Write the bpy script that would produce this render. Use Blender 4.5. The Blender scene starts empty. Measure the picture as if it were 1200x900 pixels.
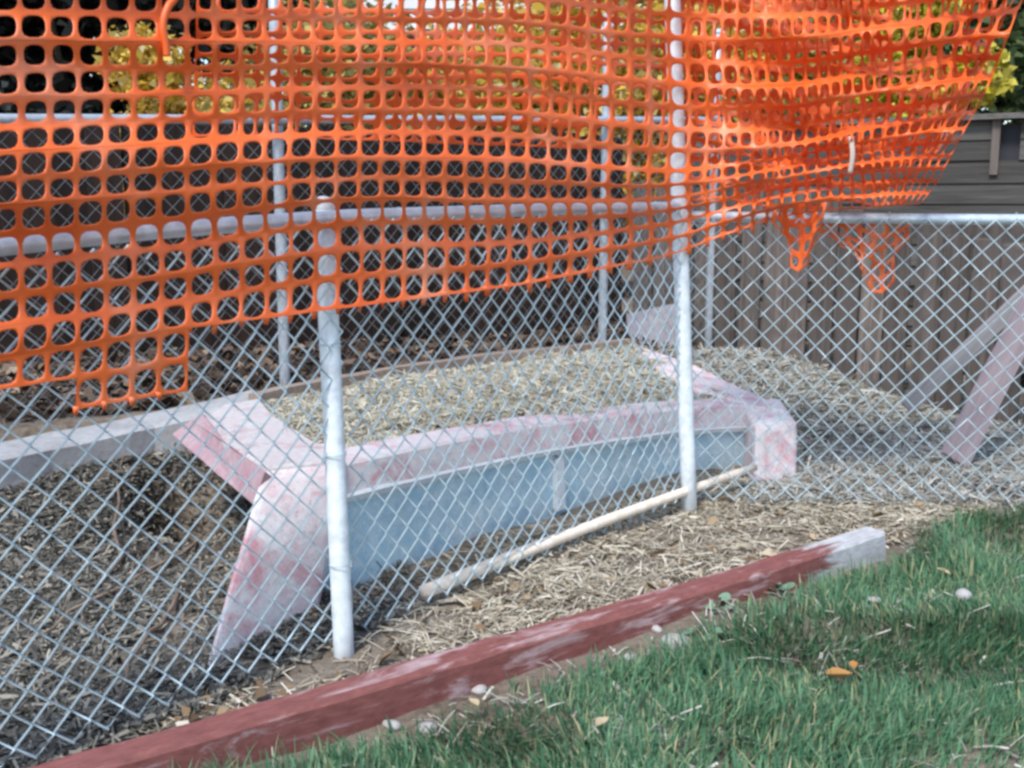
import bpy, bmesh, math, random
import numpy as np
from mathutils import Vector, Matrix

rng = np.random.default_rng(7)
random.seed(7)
scene = bpy.context.scene
COL = scene.collection

# ------------------------------------------------------------------ camera
CAM_Z = 1.23
FPX = 1287.0                       # focal length in pixels of the 1200 px wide photograph
PITCH = math.atan(210.0 / FPX)
cam_data = bpy.data.cameras.new("camera")
cam_data.sensor_width = 36.0
cam_data.lens = 36.0 * FPX / 1200.0
cam_data.clip_start = 0.05
cam_data.clip_end = 2000.0
cam = bpy.data.objects.new("camera", cam_data)
COL.objects.link(cam)
cam.location = (0, 0, CAM_Z)
cam.rotation_euler = (math.pi / 2 - PITCH, 0, 0)
cam_data.dof.use_dof = True
cam_data.dof.focus_distance = 3.9
cam_data.dof.aperture_fstop = 8.0
scene.camera = cam

# ------------------------------------------------------------------ sky, sun, exposure
SUN_EL, SUN_AZ = math.radians(52), math.radians(205)     # azimuth: clockwise from +Y, behind the camera's left shoulder
world = bpy.data.worlds.new("World")
scene.world = world
world.use_nodes = True
wn = world.node_tree
wn.nodes.clear()
sky = wn.nodes.new("ShaderNodeTexSky")
sky.sky_type = 'NISHITA'
sky.sun_disc = False
sky.sun_elevation = SUN_EL
sky.sun_rotation = SUN_AZ
sky.air_density = 1.0
sky.dust_density = 1.0
sky.ozone_density = 1.0
bg = wn.nodes.new("ShaderNodeBackground")
bg.inputs[1].default_value = 0.11
wo = wn.nodes.new("ShaderNodeOutputWorld")
wn.links.new(sky.outputs[0], bg.inputs[0])
wn.links.new(bg.outputs[0], wo.inputs[0])

sun_data = bpy.data.lights.new("sun", 'SUN')
sun_data.energy = 1.5
sun_data.angle = math.radians(12)
sun_data.color = (1.0, 0.985, 0.96)
sun = bpy.data.objects.new("sun", sun_data)
COL.objects.link(sun)
sdir = Vector((math.sin(SUN_AZ) * math.cos(SUN_EL), math.cos(SUN_AZ) * math.cos(SUN_EL), math.sin(SUN_EL)))
sun.rotation_euler = sdir.to_track_quat('Z', 'Y').to_euler()
sun.location = sdir * 20

scene.view_settings.view_transform = 'Standard'
scene.view_settings.look = 'None'
scene.view_settings.gamma = 1.0
scene.view_settings.use_curve_mapping = False
scene.view_settings.exposure = 1.25
scene.cycles.max_bounces = 6
scene.cycles.filter_width = 2.9
scene.cycles.use_denoising = True

# ------------------------------------------------------------------ helpers
SP, CP = math.sin(PITCH), math.cos(PITCH)

def ray(px, py):
    a = (np.asarray(px, float) - 600.0) / FPX
    b = (450.0 - np.asarray(py, float)) / FPX
    return a, CP + b * SP, -SP + b * CP          # x, y, z of the viewing ray

def G(px, py, z=0.0):
    """point of the place seen at (px, py) of the photograph and standing at height z"""
    a, b, c = ray(px, py)
    t = (z - CAM_Z) / c
    return Vector((a * t, b * t, z))

def D(px, py, y):
    """the same, at the distance y in front of the camera"""
    a, b, c = ray(px, py)
    t = y / b
    return Vector((a * t, y, CAM_Z + c * t))

def new_mat(name):
    m = bpy.data.materials.new(name)
    m.use_nodes = True
    nt = m.node_tree
    nt.nodes.clear()
    out = nt.nodes.new("ShaderNodeOutputMaterial")
    b = nt.nodes.new("ShaderNodeBsdfPrincipled")
    nt.links.new(b.outputs[0], out.inputs[0])
    return m, nt, b

def ramp(nt, fac, stops, interp='LINEAR'):
    r = nt.nodes.new("ShaderNodeValToRGB")
    r.color_ramp.interpolation = interp
    el = r.color_ramp.elements
    while len(el) < len(stops):
        el.new(0.5)
    for e, (p, c) in zip(el, stops):
        e.position = p
        e.color = (c[0], c[1], c[2], 1) if len(c) == 3 else c
    nt.links.new(fac, r.inputs[0])
    return r.outputs[0]

def noise(nt, scale, detail=6, rough=0.6, vec=None, dist=0.0):
    n = nt.nodes.new("ShaderNodeTexNoise")
    n.inputs['Scale'].default_value = scale
    n.inputs['Detail'].default_value = detail
    n.inputs['Roughness'].default_value = rough
    n.inputs['Distortion'].default_value = dist
    if vec is not None:
        nt.links.new(vec, n.inputs['Vector'])
    return n.outputs[0]

def coords(nt, which='Object', scale=(1, 1, 1), loc=(0, 0, 0), rot=(0, 0, 0)):
    t = nt.nodes.new("ShaderNodeTexCoord")
    mp = nt.nodes.new("ShaderNodeMapping")
    mp.inputs['Scale'].default_value = scale
    mp.inputs['Location'].default_value = loc
    mp.inputs['Rotation'].default_value = rot
    nt.links.new(t.outputs[which], mp.inputs[0])
    return mp.outputs[0]

def position(nt):
    g = nt.nodes.new("ShaderNodeNewGeometry")
    return g.outputs['Position']

def mix(nt, fac, a, b):
    m = nt.nodes.new("ShaderNodeMix")
    m.data_type = 'RGBA'
    if isinstance(fac, (int, float)):
        m.inputs[0].default_value = fac
    else:
        nt.links.new(fac, m.inputs[0])
    for i, v in ((6, a), (7, b)):
        if isinstance(v, tuple):
            m.inputs[i].default_value = (v[0], v[1], v[2], 1)
        else:
            nt.links.new(v, m.inputs[i])
    return m.outputs[2]

def bump(nt, bsdf, h, strength=0.4, dist=0.01):
    b = nt.nodes.new("ShaderNodeBump")
    b.inputs['Strength'].default_value = strength
    b.inputs['Distance'].default_value = dist
    nt.links.new(h, b.inputs['Height'])
    nt.links.new(b.outputs[0], bsdf.inputs['Normal'])

def island_mat(name, stops, rough=0.8, trans=0.0, spec=0.3):
    """small loose pieces, each piece its own colour of the range"""
    m, nt, b = new_mat(name)
    g = nt.nodes.new("ShaderNodeNewGeometry")
    c = ramp(nt, g.outputs['Random Per Island'], stops)
    nt.links.new(c, b.inputs['Base Color'])
    b.inputs['Roughness'].default_value = rough
    b.inputs['Specular IOR Level'].default_value = spec
    if trans:
        out = [n for n in nt.nodes if n.type == 'OUTPUT_MATERIAL'][0]
        tr = nt.nodes.new("ShaderNodeBsdfTranslucent")
        nt.links.new(c, tr.inputs[0])
        ms = nt.nodes.new("ShaderNodeMixShader")
        ms.inputs[0].default_value = trans
        nt.links.new(b.outputs[0], ms.inputs[1])
        nt.links.new(tr.outputs[0], ms.inputs[2])
        nt.links.new(ms.outputs[0], out.inputs[0])
    return m

def link(name, me, mat, parent=None):
    o = bpy.data.objects.new(name, me)
    COL.objects.link(o)
    if mat is not None and len(me.materials) == 0:
        me.materials.append(mat)
    if parent is not None:
        o.parent = parent
        o.matrix_parent_inverse = parent.matrix_world.inverted()
    return o

def np_mesh(name, verts, quads, mat, parent=None, smooth=False, tris=None):
    me = bpy.data.meshes.new(name)
    verts = np.asarray(verts, dtype=np.float32).reshape(-1, 3)
    quads = np.asarray(quads, dtype=np.int32).reshape(-1, 4)
    me.vertices.add(len(verts))
    me.vertices.foreach_set("co", verts.ravel())
    me.loops.add(quads.size)
    me.loops.foreach_set("vertex_index", quads.ravel())
    me.polygons.add(len(quads))
    me.polygons.foreach_set("loop_start", np.arange(0, quads.size, 4, dtype=np.int32))
    me.update(calc_edges=True)
    me.validate()
    if smooth:
        me.polygons.foreach_set("use_smooth", np.ones(len(me.polygons), dtype=bool))
    return link(name, me, mat, parent)

def bm_obj(name, bm, mat, parent=None, smooth=False):
    me = bpy.data.meshes.new(name)
    bmesh.ops.recalc_face_normals(bm, faces=bm.faces)
    bm.to_mesh(me)
    bm.free()
    if smooth:
        for p in me.polygons:
            p.use_smooth = True
    return link(name, me, mat, parent)

def empty(name, loc=(0, 0, 0)):
    o = bpy.data.objects.new(name, None)
    COL.objects.link(o)
    o.location = loc
    o.empty_display_size = 0.1
    bpy.context.view_layer.update()
    return o

def tag(o, label=None, cat=None, group=None, kind=None):
    if label: o["label"] = label
    if cat: o["category"] = cat
    if group: o["group"] = group
    if kind: o["kind"] = kind
    return o

def tube_np(path, rad, sides=8, cap=True):
    """swept round bar: path (n,3), rad scalar or (n,) -> verts, quads"""
    path = np.asarray(path, float)
    n = len(path)
    rad = np.broadcast_to(np.asarray(rad, float), (n,))
    tan = np.gradient(path, axis=0)
    tan /= np.linalg.norm(tan, axis=1)[:, None] + 1e-9
    up = np.array([0, 0, 1.0]) if abs(tan[0][2]) < 0.9 else np.array([1.0, 0, 0])
    V = []
    for i in range(n):
        a = np.cross(tan[i], up); a /= np.linalg.norm(a) + 1e-9
        b = np.cross(a, tan[i])
        th = np.arange(sides) * 2 * math.pi / sides
        V.append(path[i] + rad[i] * (np.cos(th)[:, None] * a + np.sin(th)[:, None] * b))
    V = np.concatenate(V)
    Q = []
    for i in range(n - 1):
        for k in range(sides):
            k2 = (k + 1) % sides
            Q.append((i * sides + k, i * sides + k2, (i + 1) * sides + k2, (i + 1) * sides + k))
    if cap:
        c0 = len(V)
        V = np.vstack([V, path[0], path[-1]])
        for k in range(0, sides, 2):
            a, b, c = k, (k + 1) % sides, (k + 2) % sides
            Q.append((c0, c, b, a))
            o = (n - 1) * sides
            Q.append((c0 + 1, o + a, o + b, o + c))
    return V, np.array(Q)

def tube(name, path, rad, mat, parent=None, sides=8):
    v, q = tube_np(path, rad, sides)
    return np_mesh(name, v, q, mat, parent, smooth=True)

def poly_prism(bm, bottom, top):
    """solid between two matching rings of points"""
    b = [bm.verts.new(p) for p in bottom]
    t = [bm.verts.new(p) for p in top]
    n = len(b)
    bm.faces.new(b[::-1]); bm.faces.new(t)
    for i in range(n):
        bm.faces.new((b[i], b[(i + 1) % n], t[(i + 1) % n], t[i]))

def rough_up(bm, cuts, amp, bevel=0.0, seed=0):
    """worn edges and an uneven face on a solid"""
    if bevel:
        bmesh.ops.bevel(bm, geom=list(bm.edges), offset=bevel, segments=3, affect='EDGES', profile=0.6)
    if cuts:
        bmesh.ops.subdivide_edges(bm, edges=[e for e in bm.edges if e.calc_length() > 0.12], cuts=cuts, use_grid_fill=True)
    r = random.Random(seed)
    ph = [r.uniform(0, 9) for _ in range(6)]
    for v in bm.verts:
        c = v.co
        v.co += Vector((math.sin(c.x * 17 + ph[0]) + math.sin(c.z * 31 + ph[1]) + r.uniform(-.6, .6),
                        math.sin(c.y * 19 + ph[2]) + math.sin(c.x * 29 + ph[3]) + r.uniform(-.6, .6),
                        math.sin(c.x * 15 + ph[4]) + math.sin(c.y * 23 + ph[5]) + r.uniform(-.6, .6))) * amp

def sstep(x, a, b):
    t = np.clip((np.asarray(x, float) - a) / (b - a), 0, 1)
    return t * t * (3 - 2 * t)

# value noise for heights
_tab = rng.random((64, 64))
def vnoise(x, y, s):
    x = np.asarray(x, float) * s; y = np.asarray(y, float) * s
    xi = np.floor(x).astype(int); yi = np.floor(y).astype(int)
    fx = x - xi; fy = y - yi
    fx = fx * fx * (3 - 2 * fx); fy = fy * fy * (3 - 2 * fy)
    g = lambda a, b: _tab[a % 64, b % 64]
    return ((g(xi, yi) * (1 - fx) + g(xi + 1, yi) * fx) * (1 - fy) +
            (g(xi, yi + 1) * (1 - fx) + g(xi + 1, yi + 1) * fx) * fy) - 0.5

# ------------------------------------------------------------------ key points of the place
P1 = np.array([-0.466, 3.00])          # near fence, first post
P2 = np.array([0.700, 4.390])          # near fence, tall post
U1 = (P2 - P1) / np.linalg.norm(P2 - P1)
P0 = P1 - U1 * 1.75                    # near fence runs on past the left of the view
P3 = np.array([2.75, 4.33])            # and, turning, past the right of it
FA = np.array([-1.11, 5.30]); FB = np.array([0.545, 6.60])     # far fence posts
UF = (FB - FA) / np.linalg.norm(FB - FA)

def ground_h(x, y):
    x = np.asarray(x, float); y = np.asarray(y, float)
    s = (x + 1.93) * -0.597 + (y - 4.35) * 0.802             # behind the line of the low concrete wall
    left = sstep(s, 0.02, 0.16) * 0.31
    right = sstep(s, -1.3, 0.1) * 0.24
    k = sstep(x, 0.6, 1.2)
    h = left * (1 - k) + right * k
    n1 = np.array([-U1[1], U1[0]])
    f1 = (x - P1[0]) * n1[0] + (y - P1[1]) * n1[1]            # behind the near fence
    h += 0.05 * sstep(f1, -0.05, 0.35) * sstep(x, 0.1, 1.0) * (1 - sstep(x, 1.6, 2.6))
    h += 0.20 * sstep(s, -1.0, -0.02) * (1 - sstep(s, 0.0, 0.12)) * (1 - sstep(x, -1.30, -0.95))
    h -= 0.42 * np.exp(-((((x + 1.27) / 0.17) ** 2 + ((y - 4.16) / 0.20) ** 2) ** 1.5))
    near = np.exp(-((x / 9) ** 2 + ((y - 4) / 9) ** 2))
    h += near * (vnoise(x, y, 1.3) * 0.035 + vnoise(x + 7, y, 4.1) * 0.022 + vnoise(x, y + 3, 13) * 0.010)
    h += (1 - near) * vnoise(x, y, 0.11) * 0.5 * sstep(np.hypot(x, y), 15, 60)
    return h

# grass edge on the lawn side of the timber
GE = [(-200, 1010), (300, 905), (430, 868), (560, 832), (690, 792), (790, 762), (880, 716), (960, 684), (1030, 660), (1075, 626), (1130, 596), (1250, 580), (1500, 566)]
GEW = np.array([G(a, b) for a, b in GE])[:, :2]
def in_grass(x, y):
    """metres inside the lawn, positive on the lawn"""
    yb = np.interp(x, GEW[:, 0], GEW[:, 1])
    return (yb - y) + vnoise(x, y, 3.0) * 0.22 + vnoise(x, y + 9, 9.0) * 0.10

# ------------------------------------------------------------------ materials
def concrete_paint(name, paint, bare=(0.62, 0.60, 0.62), amount=0.5, streak=(0.50, 0.14, 0.24), base2=None):
    m, nt, b = new_mat(name)
    p = position(nt)
    n1 = noise(nt, 5.0, 5, 0.6, p, 0.6)
    n2 = noise(nt, 34.0, 6, 0.7, p)
    n3 = noise(nt, 6.0, 7, 0.68, p, 0.8)
    fac = ramp(nt, n1, [(0.5 - amount * 0.25, (0, 0, 0)), (0.66 - amount * 0.18, (1, 1, 1))])
    chips = ramp(nt, n2, [(0.40, (1, 1, 1)), (0.62, (0.25, 0.25, 0.25))])
    mm = nt.nodes.new("ShaderNodeMath"); mm.operation = 'MULTIPLY'
    nt.links.new(fac, mm.inputs[0]); nt.links.new(chips, mm.inputs[1])
    dirt = ramp(nt, n2, [(0.3, tuple(v * 0.72 for v in bare)), (0.65, bare)])
    c = mix(nt, mm.outputs[0], dirt, paint)
    st = ramp(nt, n3, [(0.49, (0, 0, 0)), (0.66, (0.8, 0.8, 0.8))])
    c = mix(nt, st, c, streak)
    spots = ramp(nt, noise(nt, 90, 3, 0.5, p), [(0.30, (0.42, 0.40, 0.38)), (0.40, (1, 1, 1))])
    mu = nt.nodes.new("ShaderNodeMix"); mu.data_type = 'RGBA'; mu.blend_type = 'MULTIPLY'
    mu.inputs[0].default_value = 0.5
    nt.links.new(c, mu.inputs[6]); nt.links.new(spots, mu.inputs[7])
    nt.links.new(mu.outputs[2], b.inputs['Base Color'])
    b.inputs['Roughness'].default_value = 0.85
    bump(nt, b, n2, 0.35, 0.008)
    return m

M_pink = concrete_paint("pink_painted_concrete", (0.68, 0.55, 0.555), (0.73, 0.705, 0.69), 0.55, (0.52, 0.19, 0.22))
M_pink2 = concrete_paint("dusty_pale_pink_concrete", (0.57, 0.48, 0.47), (0.62, 0.60, 0.58), 0.55, (0.44, 0.26, 0.27))
M_rose = concrete_paint("dusty_rose_concrete", (0.40, 0.24, 0.27), (0.46, 0.36, 0.37), 0.7, (0.34, 0.17, 0.20))
M_grey = concrete_paint("bare_concrete", (0.58, 0.56, 0.57), (0.64, 0.64, 0.65), 0.5, (0.52, 0.49, 0.50))
M_blue = concrete_paint("blue_painted_concrete", (0.40, 0.62, 0.72), (0.70, 0.81, 0.84), 0.45, (0.36, 0.55, 0.64))
M_pale = concrete_paint("chalky_pale_concrete", (0.50, 0.45, 0.46), (0.60, 0.58, 0.59), 0.6, (0.42, 0.30, 0.33))
M_brownkerb = concrete_paint("brown_stained_concrete", (0.28, 0.21, 0.16), (0.38, 0.31, 0.25), 0.5, (0.22, 0.14, 0.10))
M_kerb = concrete_paint("old_grey_concrete", (0.36, 0.36, 0.36), (0.44, 0.44, 0.44), 0.5, (0.28, 0.27, 0.26))
M_batten = concrete_paint("white_painted_strip", (0.76, 0.78, 0.79), (0.68, 0.71, 0.72), 0.7, (0.72, 0.74, 0.76))

def galvanised(name, col, rough=0.45, metal=0.35):
    m, nt, b = new_mat(name)
    p = position(nt)
    n = noise(nt, 26, 5, 0.65, p)
    c = ramp(nt, n, [(0.3, tuple(v * 0.72 for v in col)), (0.6, col)])
    rust = ramp(nt, noise(nt, 9, 6, 0.7, p), [(0.66, (0, 0, 0)), (0.78, (0.5, 0.5, 0.5))])
    c = mix(nt, rust, c, (0.34, 0.27, 0.22))
    nt.links.new(c, b.inputs['Base Color'])
    b.inputs['Metallic'].default_value = metal
    b.inputs['Roughness'].default_value = rough
    bump(nt, b, n, 0.1, 0.002)
    return m

M_post = galvanised("galvanised_post", (0.80, 0.86, 0.88), 0.5, 0.15)
M_rail = galvanised("galvanised_rail", (0.62, 0.72, 0.78), 0.42, 0.3)
M_wire = galvanised("galvanised_wire", (0.56, 0.69, 0.74), 0.5, 0.25)
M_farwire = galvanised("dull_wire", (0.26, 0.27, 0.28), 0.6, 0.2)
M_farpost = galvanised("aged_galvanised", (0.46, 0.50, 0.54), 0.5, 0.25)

def wood(name, dark, light, axis_scale=(30, 30, 1.4), rough=0.85, stain=None):
    m, nt, b = new_mat(name)
    v = coords(nt, 'Object', axis_scale)
    oi = nt.nodes.new("ShaderNodeObjectInfo")
    va = nt.nodes.new("ShaderNodeVectorMath"); va.operation = 'ADD'
    sc = nt.nodes.new("ShaderNodeVectorMath"); sc.operation = 'SCALE'; sc.inputs['Scale'].default_value = 37.0
    cx = nt.nodes.new("ShaderNodeCombineXYZ")
    for i in range(3):
        nt.links.new(oi.outputs['Random'], cx.inputs[i])
    nt.links.new(cx.outputs[0], sc.inputs[0])
    nt.links.new(v, va.inputs[0]); nt.links.new(sc.outputs[0], va.inputs[1])
    n = noise(nt, 1.0, 8, 0.68, va.outputs[0], 0.8)
    c = ramp(nt, n, [(0.28, dark), (0.5, tuple((a + q) / 2 for a, q in zip(dark, light))), (0.72, light)])
    tint = ramp(nt, oi.outputs['Random'], [(0, (0.50, 0.47, 0.46)), (0.5, (0.85, 0.82, 0.82)), (1, (1.2, 1.14, 1.1))])
    mu = nt.nodes.new("ShaderNodeMix"); mu.data_type = 'RGBA'; mu.blend_type = 'MULTIPLY'; mu.inputs[0].default_value = 1.0
    nt.links.new(c, mu.inputs[6]); nt.links.new(tint, mu.inputs[7])
    col = mu.outputs[2]
    if stain:
        f = ramp(nt, noise(nt, 5.5, 5, 0.6, position(nt), 0.5), [(0.48, (0, 0, 0)), (0.62, (0.9, 0.9, 0.9))])
        col = mix(nt, f, col, stain)
    nt.links.new(col, b.inputs['Base Color'])
    b.inputs['Roughness'].default_value = rough
    b.inputs['Specular IOR Level'].default_value = 0.25
    bump(nt, b, n, 0.5, 0.006)
    return m

M_board = wood("weathered_board", (0.045, 0.037, 0.032), (0.235, 0.205, 0.182), (30, 30, 1.3), stain=(0.10, 0.085, 0.075))
M_shed = wood("shed_board", (0.055, 0.055, 0.05), (0.17, 0.165, 0.15), (1.6, 30, 30))
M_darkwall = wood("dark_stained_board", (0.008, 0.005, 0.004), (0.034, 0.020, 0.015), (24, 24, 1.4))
M_plank = wood("grey_mauve_plank", (0.20, 0.165, 0.18), (0.36, 0.31, 0.33), (24, 24, 1.2))
M_plank2 = wood("pale_grey_plank", (0.25, 0.25, 0.26), (0.46, 0.46, 0.47), (24, 24, 1.2))
M_stick = wood("bare_pine", (0.56, 0.49, 0.40), (0.82, 0.75, 0.64), (30, 30, 1.5))
M_panel = wood("grey_plywood", (0.30, 0.29, 0.31), (0.44, 0.43, 0.46), (6, 6, 2))

def timber_mat():
    m, nt, b = new_mat("worn_red_paint")
    v = coords(nt, 'Object', (2.4, 12, 12))
    n = noise(nt, 1.0, 8, 0.68, v, 0.8)
    nf = noise(nt, 60.0, 5, 0.7, coords(nt, 'Object', (0.35, 1, 1)))
    red = ramp(nt, nf, [(0.3, (0.16, 0.050, 0.042)), (0.62, (0.265, 0.090, 0.076))])
    pale = ramp(nt, nf, [(0.3, (0.36, 0.22, 0.21)), (0.65, (0.52, 0.40, 0.40))])
    f = ramp(nt, n, [(0.525, (0, 0, 0)), (0.61, (0.85, 0.85, 0.85))])
    c = mix(nt, f, red, pale)
    # bare, whitened wood towards the free end (a worn stretch with its own ragged edge)
    sx = nt.nodes.new("ShaderNodeSeparateXYZ")
    t = nt.nodes.new("ShaderNodeTexCoord")
    nt.links.new(t.outputs['Object'], sx.inputs[0])
    ad = nt.nodes.new("ShaderNodeMath"); ad.operation = 'MULTIPLY_ADD'
    ad.inputs[1].default_value = 0.9
    nt.links.new(n, ad.inputs[0]); nt.links.new(sx.outputs[0], ad.inputs[2])
    e = ramp(nt, ad.outputs[0], [(0.0, (0, 0, 0)), (1.0, (1, 1, 1))])
    mr = nt.nodes.new("ShaderNodeMapRange")
    mr.inputs['From Min'].default_value = 0.06; mr.inputs['From Max'].default_value = 0.15
    nt.links.new(ad.outputs[0], mr.inputs['Value'])
    bare = ramp(nt, nf, [(0.3, (0.34, 0.335, 0.33)), (0.65, (0.58, 0.585, 0.59))])
    c = mix(nt, mr.outputs[0], c, bare)
    nt.links.new(c, b.inputs['Base Color'])
    b.inputs['Roughness'].default_value = 0.7
    bump(nt, b, n, 0.5, 0.006)
    return m
M_timber = timber_mat()

def net_mat():
    m, nt, b = new_mat("orange_plastic_net")
    p = position(nt)
    n = noise(nt, 3.0, 4, 0.6, p)
    c = ramp(nt, n, [(0.3, (0.74, 0.105, 0.010)), (0.55, (0.84, 0.155, 0.030)), (0.75, (0.86, 0.30, 0.16))])
    nt.links.new(c, b.inputs['Base Color'])
    b.inputs['Roughness'].default_value = 0.42
    b.inputs['Specular IOR Level'].default_value = 0.5
    b.inputs['Subsurface Weight'].default_value = 0.0
    return m
M_net = net_mat()

def ground_mat():
    m, nt, b = new_mat("soil_and_litter_ground")
    p = position(nt)
    n1 = noise(nt, 2.2, 6, 0.6, p)
    n2 = noise(nt, 28, 7, 0.7, p)
    n3 = noise(nt, 120, 4, 0.6, p)
    soil = ramp(nt, n2, [(0.28, (0.060, 0.045, 0.034)), (0.5, (0.17, 0.135, 0.10)), (0.72, (0.30, 0.25, 0.19))])
    pale = ramp(nt, n3, [(0.3, (0.16, 0.13, 0.10)), (0.7, (0.36, 0.31, 0.25))])
    f = ramp(nt, n1, [(0.4, (0, 0, 0)), (0.62, (1, 1, 1))])
    c = mix(nt, f, soil, pale)
    nt.links.new(c, b.inputs['Base Color'])
    b.inputs['Roughness'].default_value = 0.95
    b.inputs['Specular IOR Level'].default_value = 0.15
    bump(nt, b, n2, 0.7, 0.02)
    return m
M_ground = ground_mat()

# ------------------------------------------------------------------ ground: one sheet to the horizon
def axis(lo, hi, c0, c1, step, far):
    mid = np.arange(c0, c1 + 1e-6, step)
    out = [c1]
    s = step
    while out[-1] < hi:
        s *= 1.25; out.append(out[-1] + s)
    left = [c0]
    s = step
    while left[-1] > lo:
        s *= 1.25; left.append(left[-1] - s)
    return np.concatenate([np.array(left[1:])[::-1], mid, np.array(out[1:])])
gx = axis(-400, 400, -2.6, 3.2, 0.035, 400)
gy = axis(-60, 700, 1.4, 7.6, 0.035, 700)
X, Y = np.meshgrid(gx, gy)
Z = ground_h(X, Y)
V = np.stack([X, Y, Z], -1).reshape(-1, 3)
nx, ny = len(gx), len(gy)
I = (np.arange(ny - 1)[:, None] * nx + np.arange(nx - 1)[None]).ravel()
ground = np_mesh("ground", V, np.stack([I, I + 1, I + nx + 1, I + nx], 1), M_ground, smooth=True)
tag(ground, "bare soil ground under the fence, planter and lawn", None, kind="structure")

# ------------------------------------------------------------------ distant house, shrubs, trees
def siding_mat(name, col):
    m, nt, b = new_mat(name)
    n = noise(nt, 3, 4, 0.6, position(nt))
    nt.links.new(ramp(nt, n, [(0.3, tuple(v * 0.85 for v in col)), (0.7, col)]), b.inputs['Base Color'])
    b.inputs['Roughness'].default_value = 0.7
    return m
M_white = siding_mat("white_siding", (0.78, 0.78, 0.78))
M_roof = siding_mat("dark_shingle", (0.030, 0.030, 0.040))

def box(bm, x0, x1, y0, y1, z0, z1):
    poly_prism(bm, [(x0, y0, z0), (x1, y0, z0), (x1, y1, z0), (x0, y1, z0)], [(x0, y0, z1), (x1, y0, z1), (x1, y1, z1), (x0, y1, z1)])

hy = 17.0
house = empty("house", (-0.3, hy, 0))
hz = D(600, 22, hy).z
bm = bmesh.new(); box(bm, -3.1, 2.4, hy, hy + 6, -0.5, hz - 0.35); bm_obj("lower_wall", bm, M_roof, house)
zz = hz - 0.02
k = 0
while zz < hz + 2.2:
    bm = bmesh.new()
    poly_prism(bm, [(-3.0, hy + 1.2, zz), (2.3, hy + 1.2, zz), (2.3, hy + 1.25, zz), (-3.0, hy + 1.25, zz)],
               [(-3.0, hy + 1.225, zz + 0.19), (2.3, hy + 1.225, zz + 0.19), (2.3, hy + 1.25, zz + 0.19), (-3.0, hy + 1.25, zz + 0.19)])
    bm_obj("siding_board", bm, M_white, house)
    zz += 0.185; k += 1
bm = bmesh.new()
poly_prism(bm, [(-3.4, hy - 0.7, hz - 0.55), (2.7, hy - 0.7, hz - 0.55), (2.7, hy + 1.3, hz - 0.05), (-3.4, hy + 1.3, hz - 0.05)],
           [(-3.4, hy - 0.7, hz - 0.30), (2.7, hy - 0.7, hz - 0.30), (2.7, hy + 1.3, hz + 0.02), (-3.4, hy + 1.3, hz + 0.02)])
bm_obj("porch_roof", bm, M_roof, house)
tag(house, "white sided house with a dark low roof, glimpsed behind the autumn shrubs", "house")

def leaf_cloud(name, centres, radii, n, size, mat, parent, squash=1.0):
    """n leaf-sized folded faces spread through overlapping clumps"""
    ci = rng.integers(0, len(centres), n)
    d = rng.normal(size=(n, 3)); d /= np.linalg.norm(d, axis=1)[:, None]
    r = rng.random(n) ** 0.45
    P = np.asarray(centres)[ci] + d * (r * np.asarray(radii)[ci])[:, None] * np.array([1, 1, squash])
    return leaves_at(name, P, size, mat, parent)

def leaves_at(name, P, size, mat, parent=None, flat=0.0, aspect=0.6):
    n = len(P)
    a = rng.normal(size=(n, 3)); a[:, 2] *= (1 - flat) * 0.7
    a /= np.linalg.norm(a, axis=1)[:, None]
    up = rng.normal(size=(n, 3)) * (1 - flat) * 0.8 + np.array([0, 0, 1.0]) * (0.4 + flat)
    b = np.cross(up, a); b /= np.linalg.norm(b, axis=1)[:, None] + 1e-9
    nn = np.cross(a, b)
    s = size * np.clip(rng.lognormal(-0.08, 0.35, n), 0.4, 2.0)[:, None]
    w = s * aspect
    base = P - a * s * 0.5
    tip = P + a * s * 0.5
    fold = nn * s * 0.14
    V = np.stack([base, P + b * w * 0.5 + fold, tip, P - b * w * 0.5 + fold], 1).reshape(-1, 3)
    Q = np.arange(n * 4).reshape(-1, 4)
    # fold along the rib: two triangles come from the quad's own diagonal
    return np_mesh(name, V, Q, mat, parent)

def shrub(name, label, cat, base, width, height, n, size, mat, group=None, stems=5, clumps=22, low=0.25, barkmat=None):
    t = empty(name, base)
    bx, by, bz = base
    cs, rs = [], []
    for i in range(clumps):
        z = bz + height * rng.uniform(low, 0.92)
        k = math.sqrt(max(0.08, 1 - ((z - bz) / height - 0.45) ** 2 / 0.36))
        ang = rng.uniform(0, 2 * math.pi); rr = width * 0.5 * k * math.sqrt(rng.random())
        cs.append((bx + math.cos(ang) * rr, by + math.sin(ang) * rr * 0.8, z))
        rs.append(width * rng.uniform(0.12, 0.24))
    leaf_cloud("crown", cs, rs, n, size, mat, t)
    for i in range(stems):
        c = cs[rng.integers(0, len(cs))]
        p0 = np.array([bx + rng.uniform(-.1, .1) * width, by + rng.uniform(-.1, .1) * width, bz - 0.1])
        p2 = np.array(c)
        mid = (p0 + p2) / 2 + rng.normal(size=3) * 0.08 * width
        tt = np.linspace(0, 1, 7)[:, None]
        path = (1 - tt) ** 2 * p0 + 2 * tt * (1 - tt) * mid + tt ** 2 * p2
        tube("stem" if stems > 1 else "trunk", path, np.linspace(0.035, 0.010, 7) * max(0.5, height / 3), barkmat or M_bark, t, 6)
    tag(t, label, cat, group)
    return t

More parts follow.
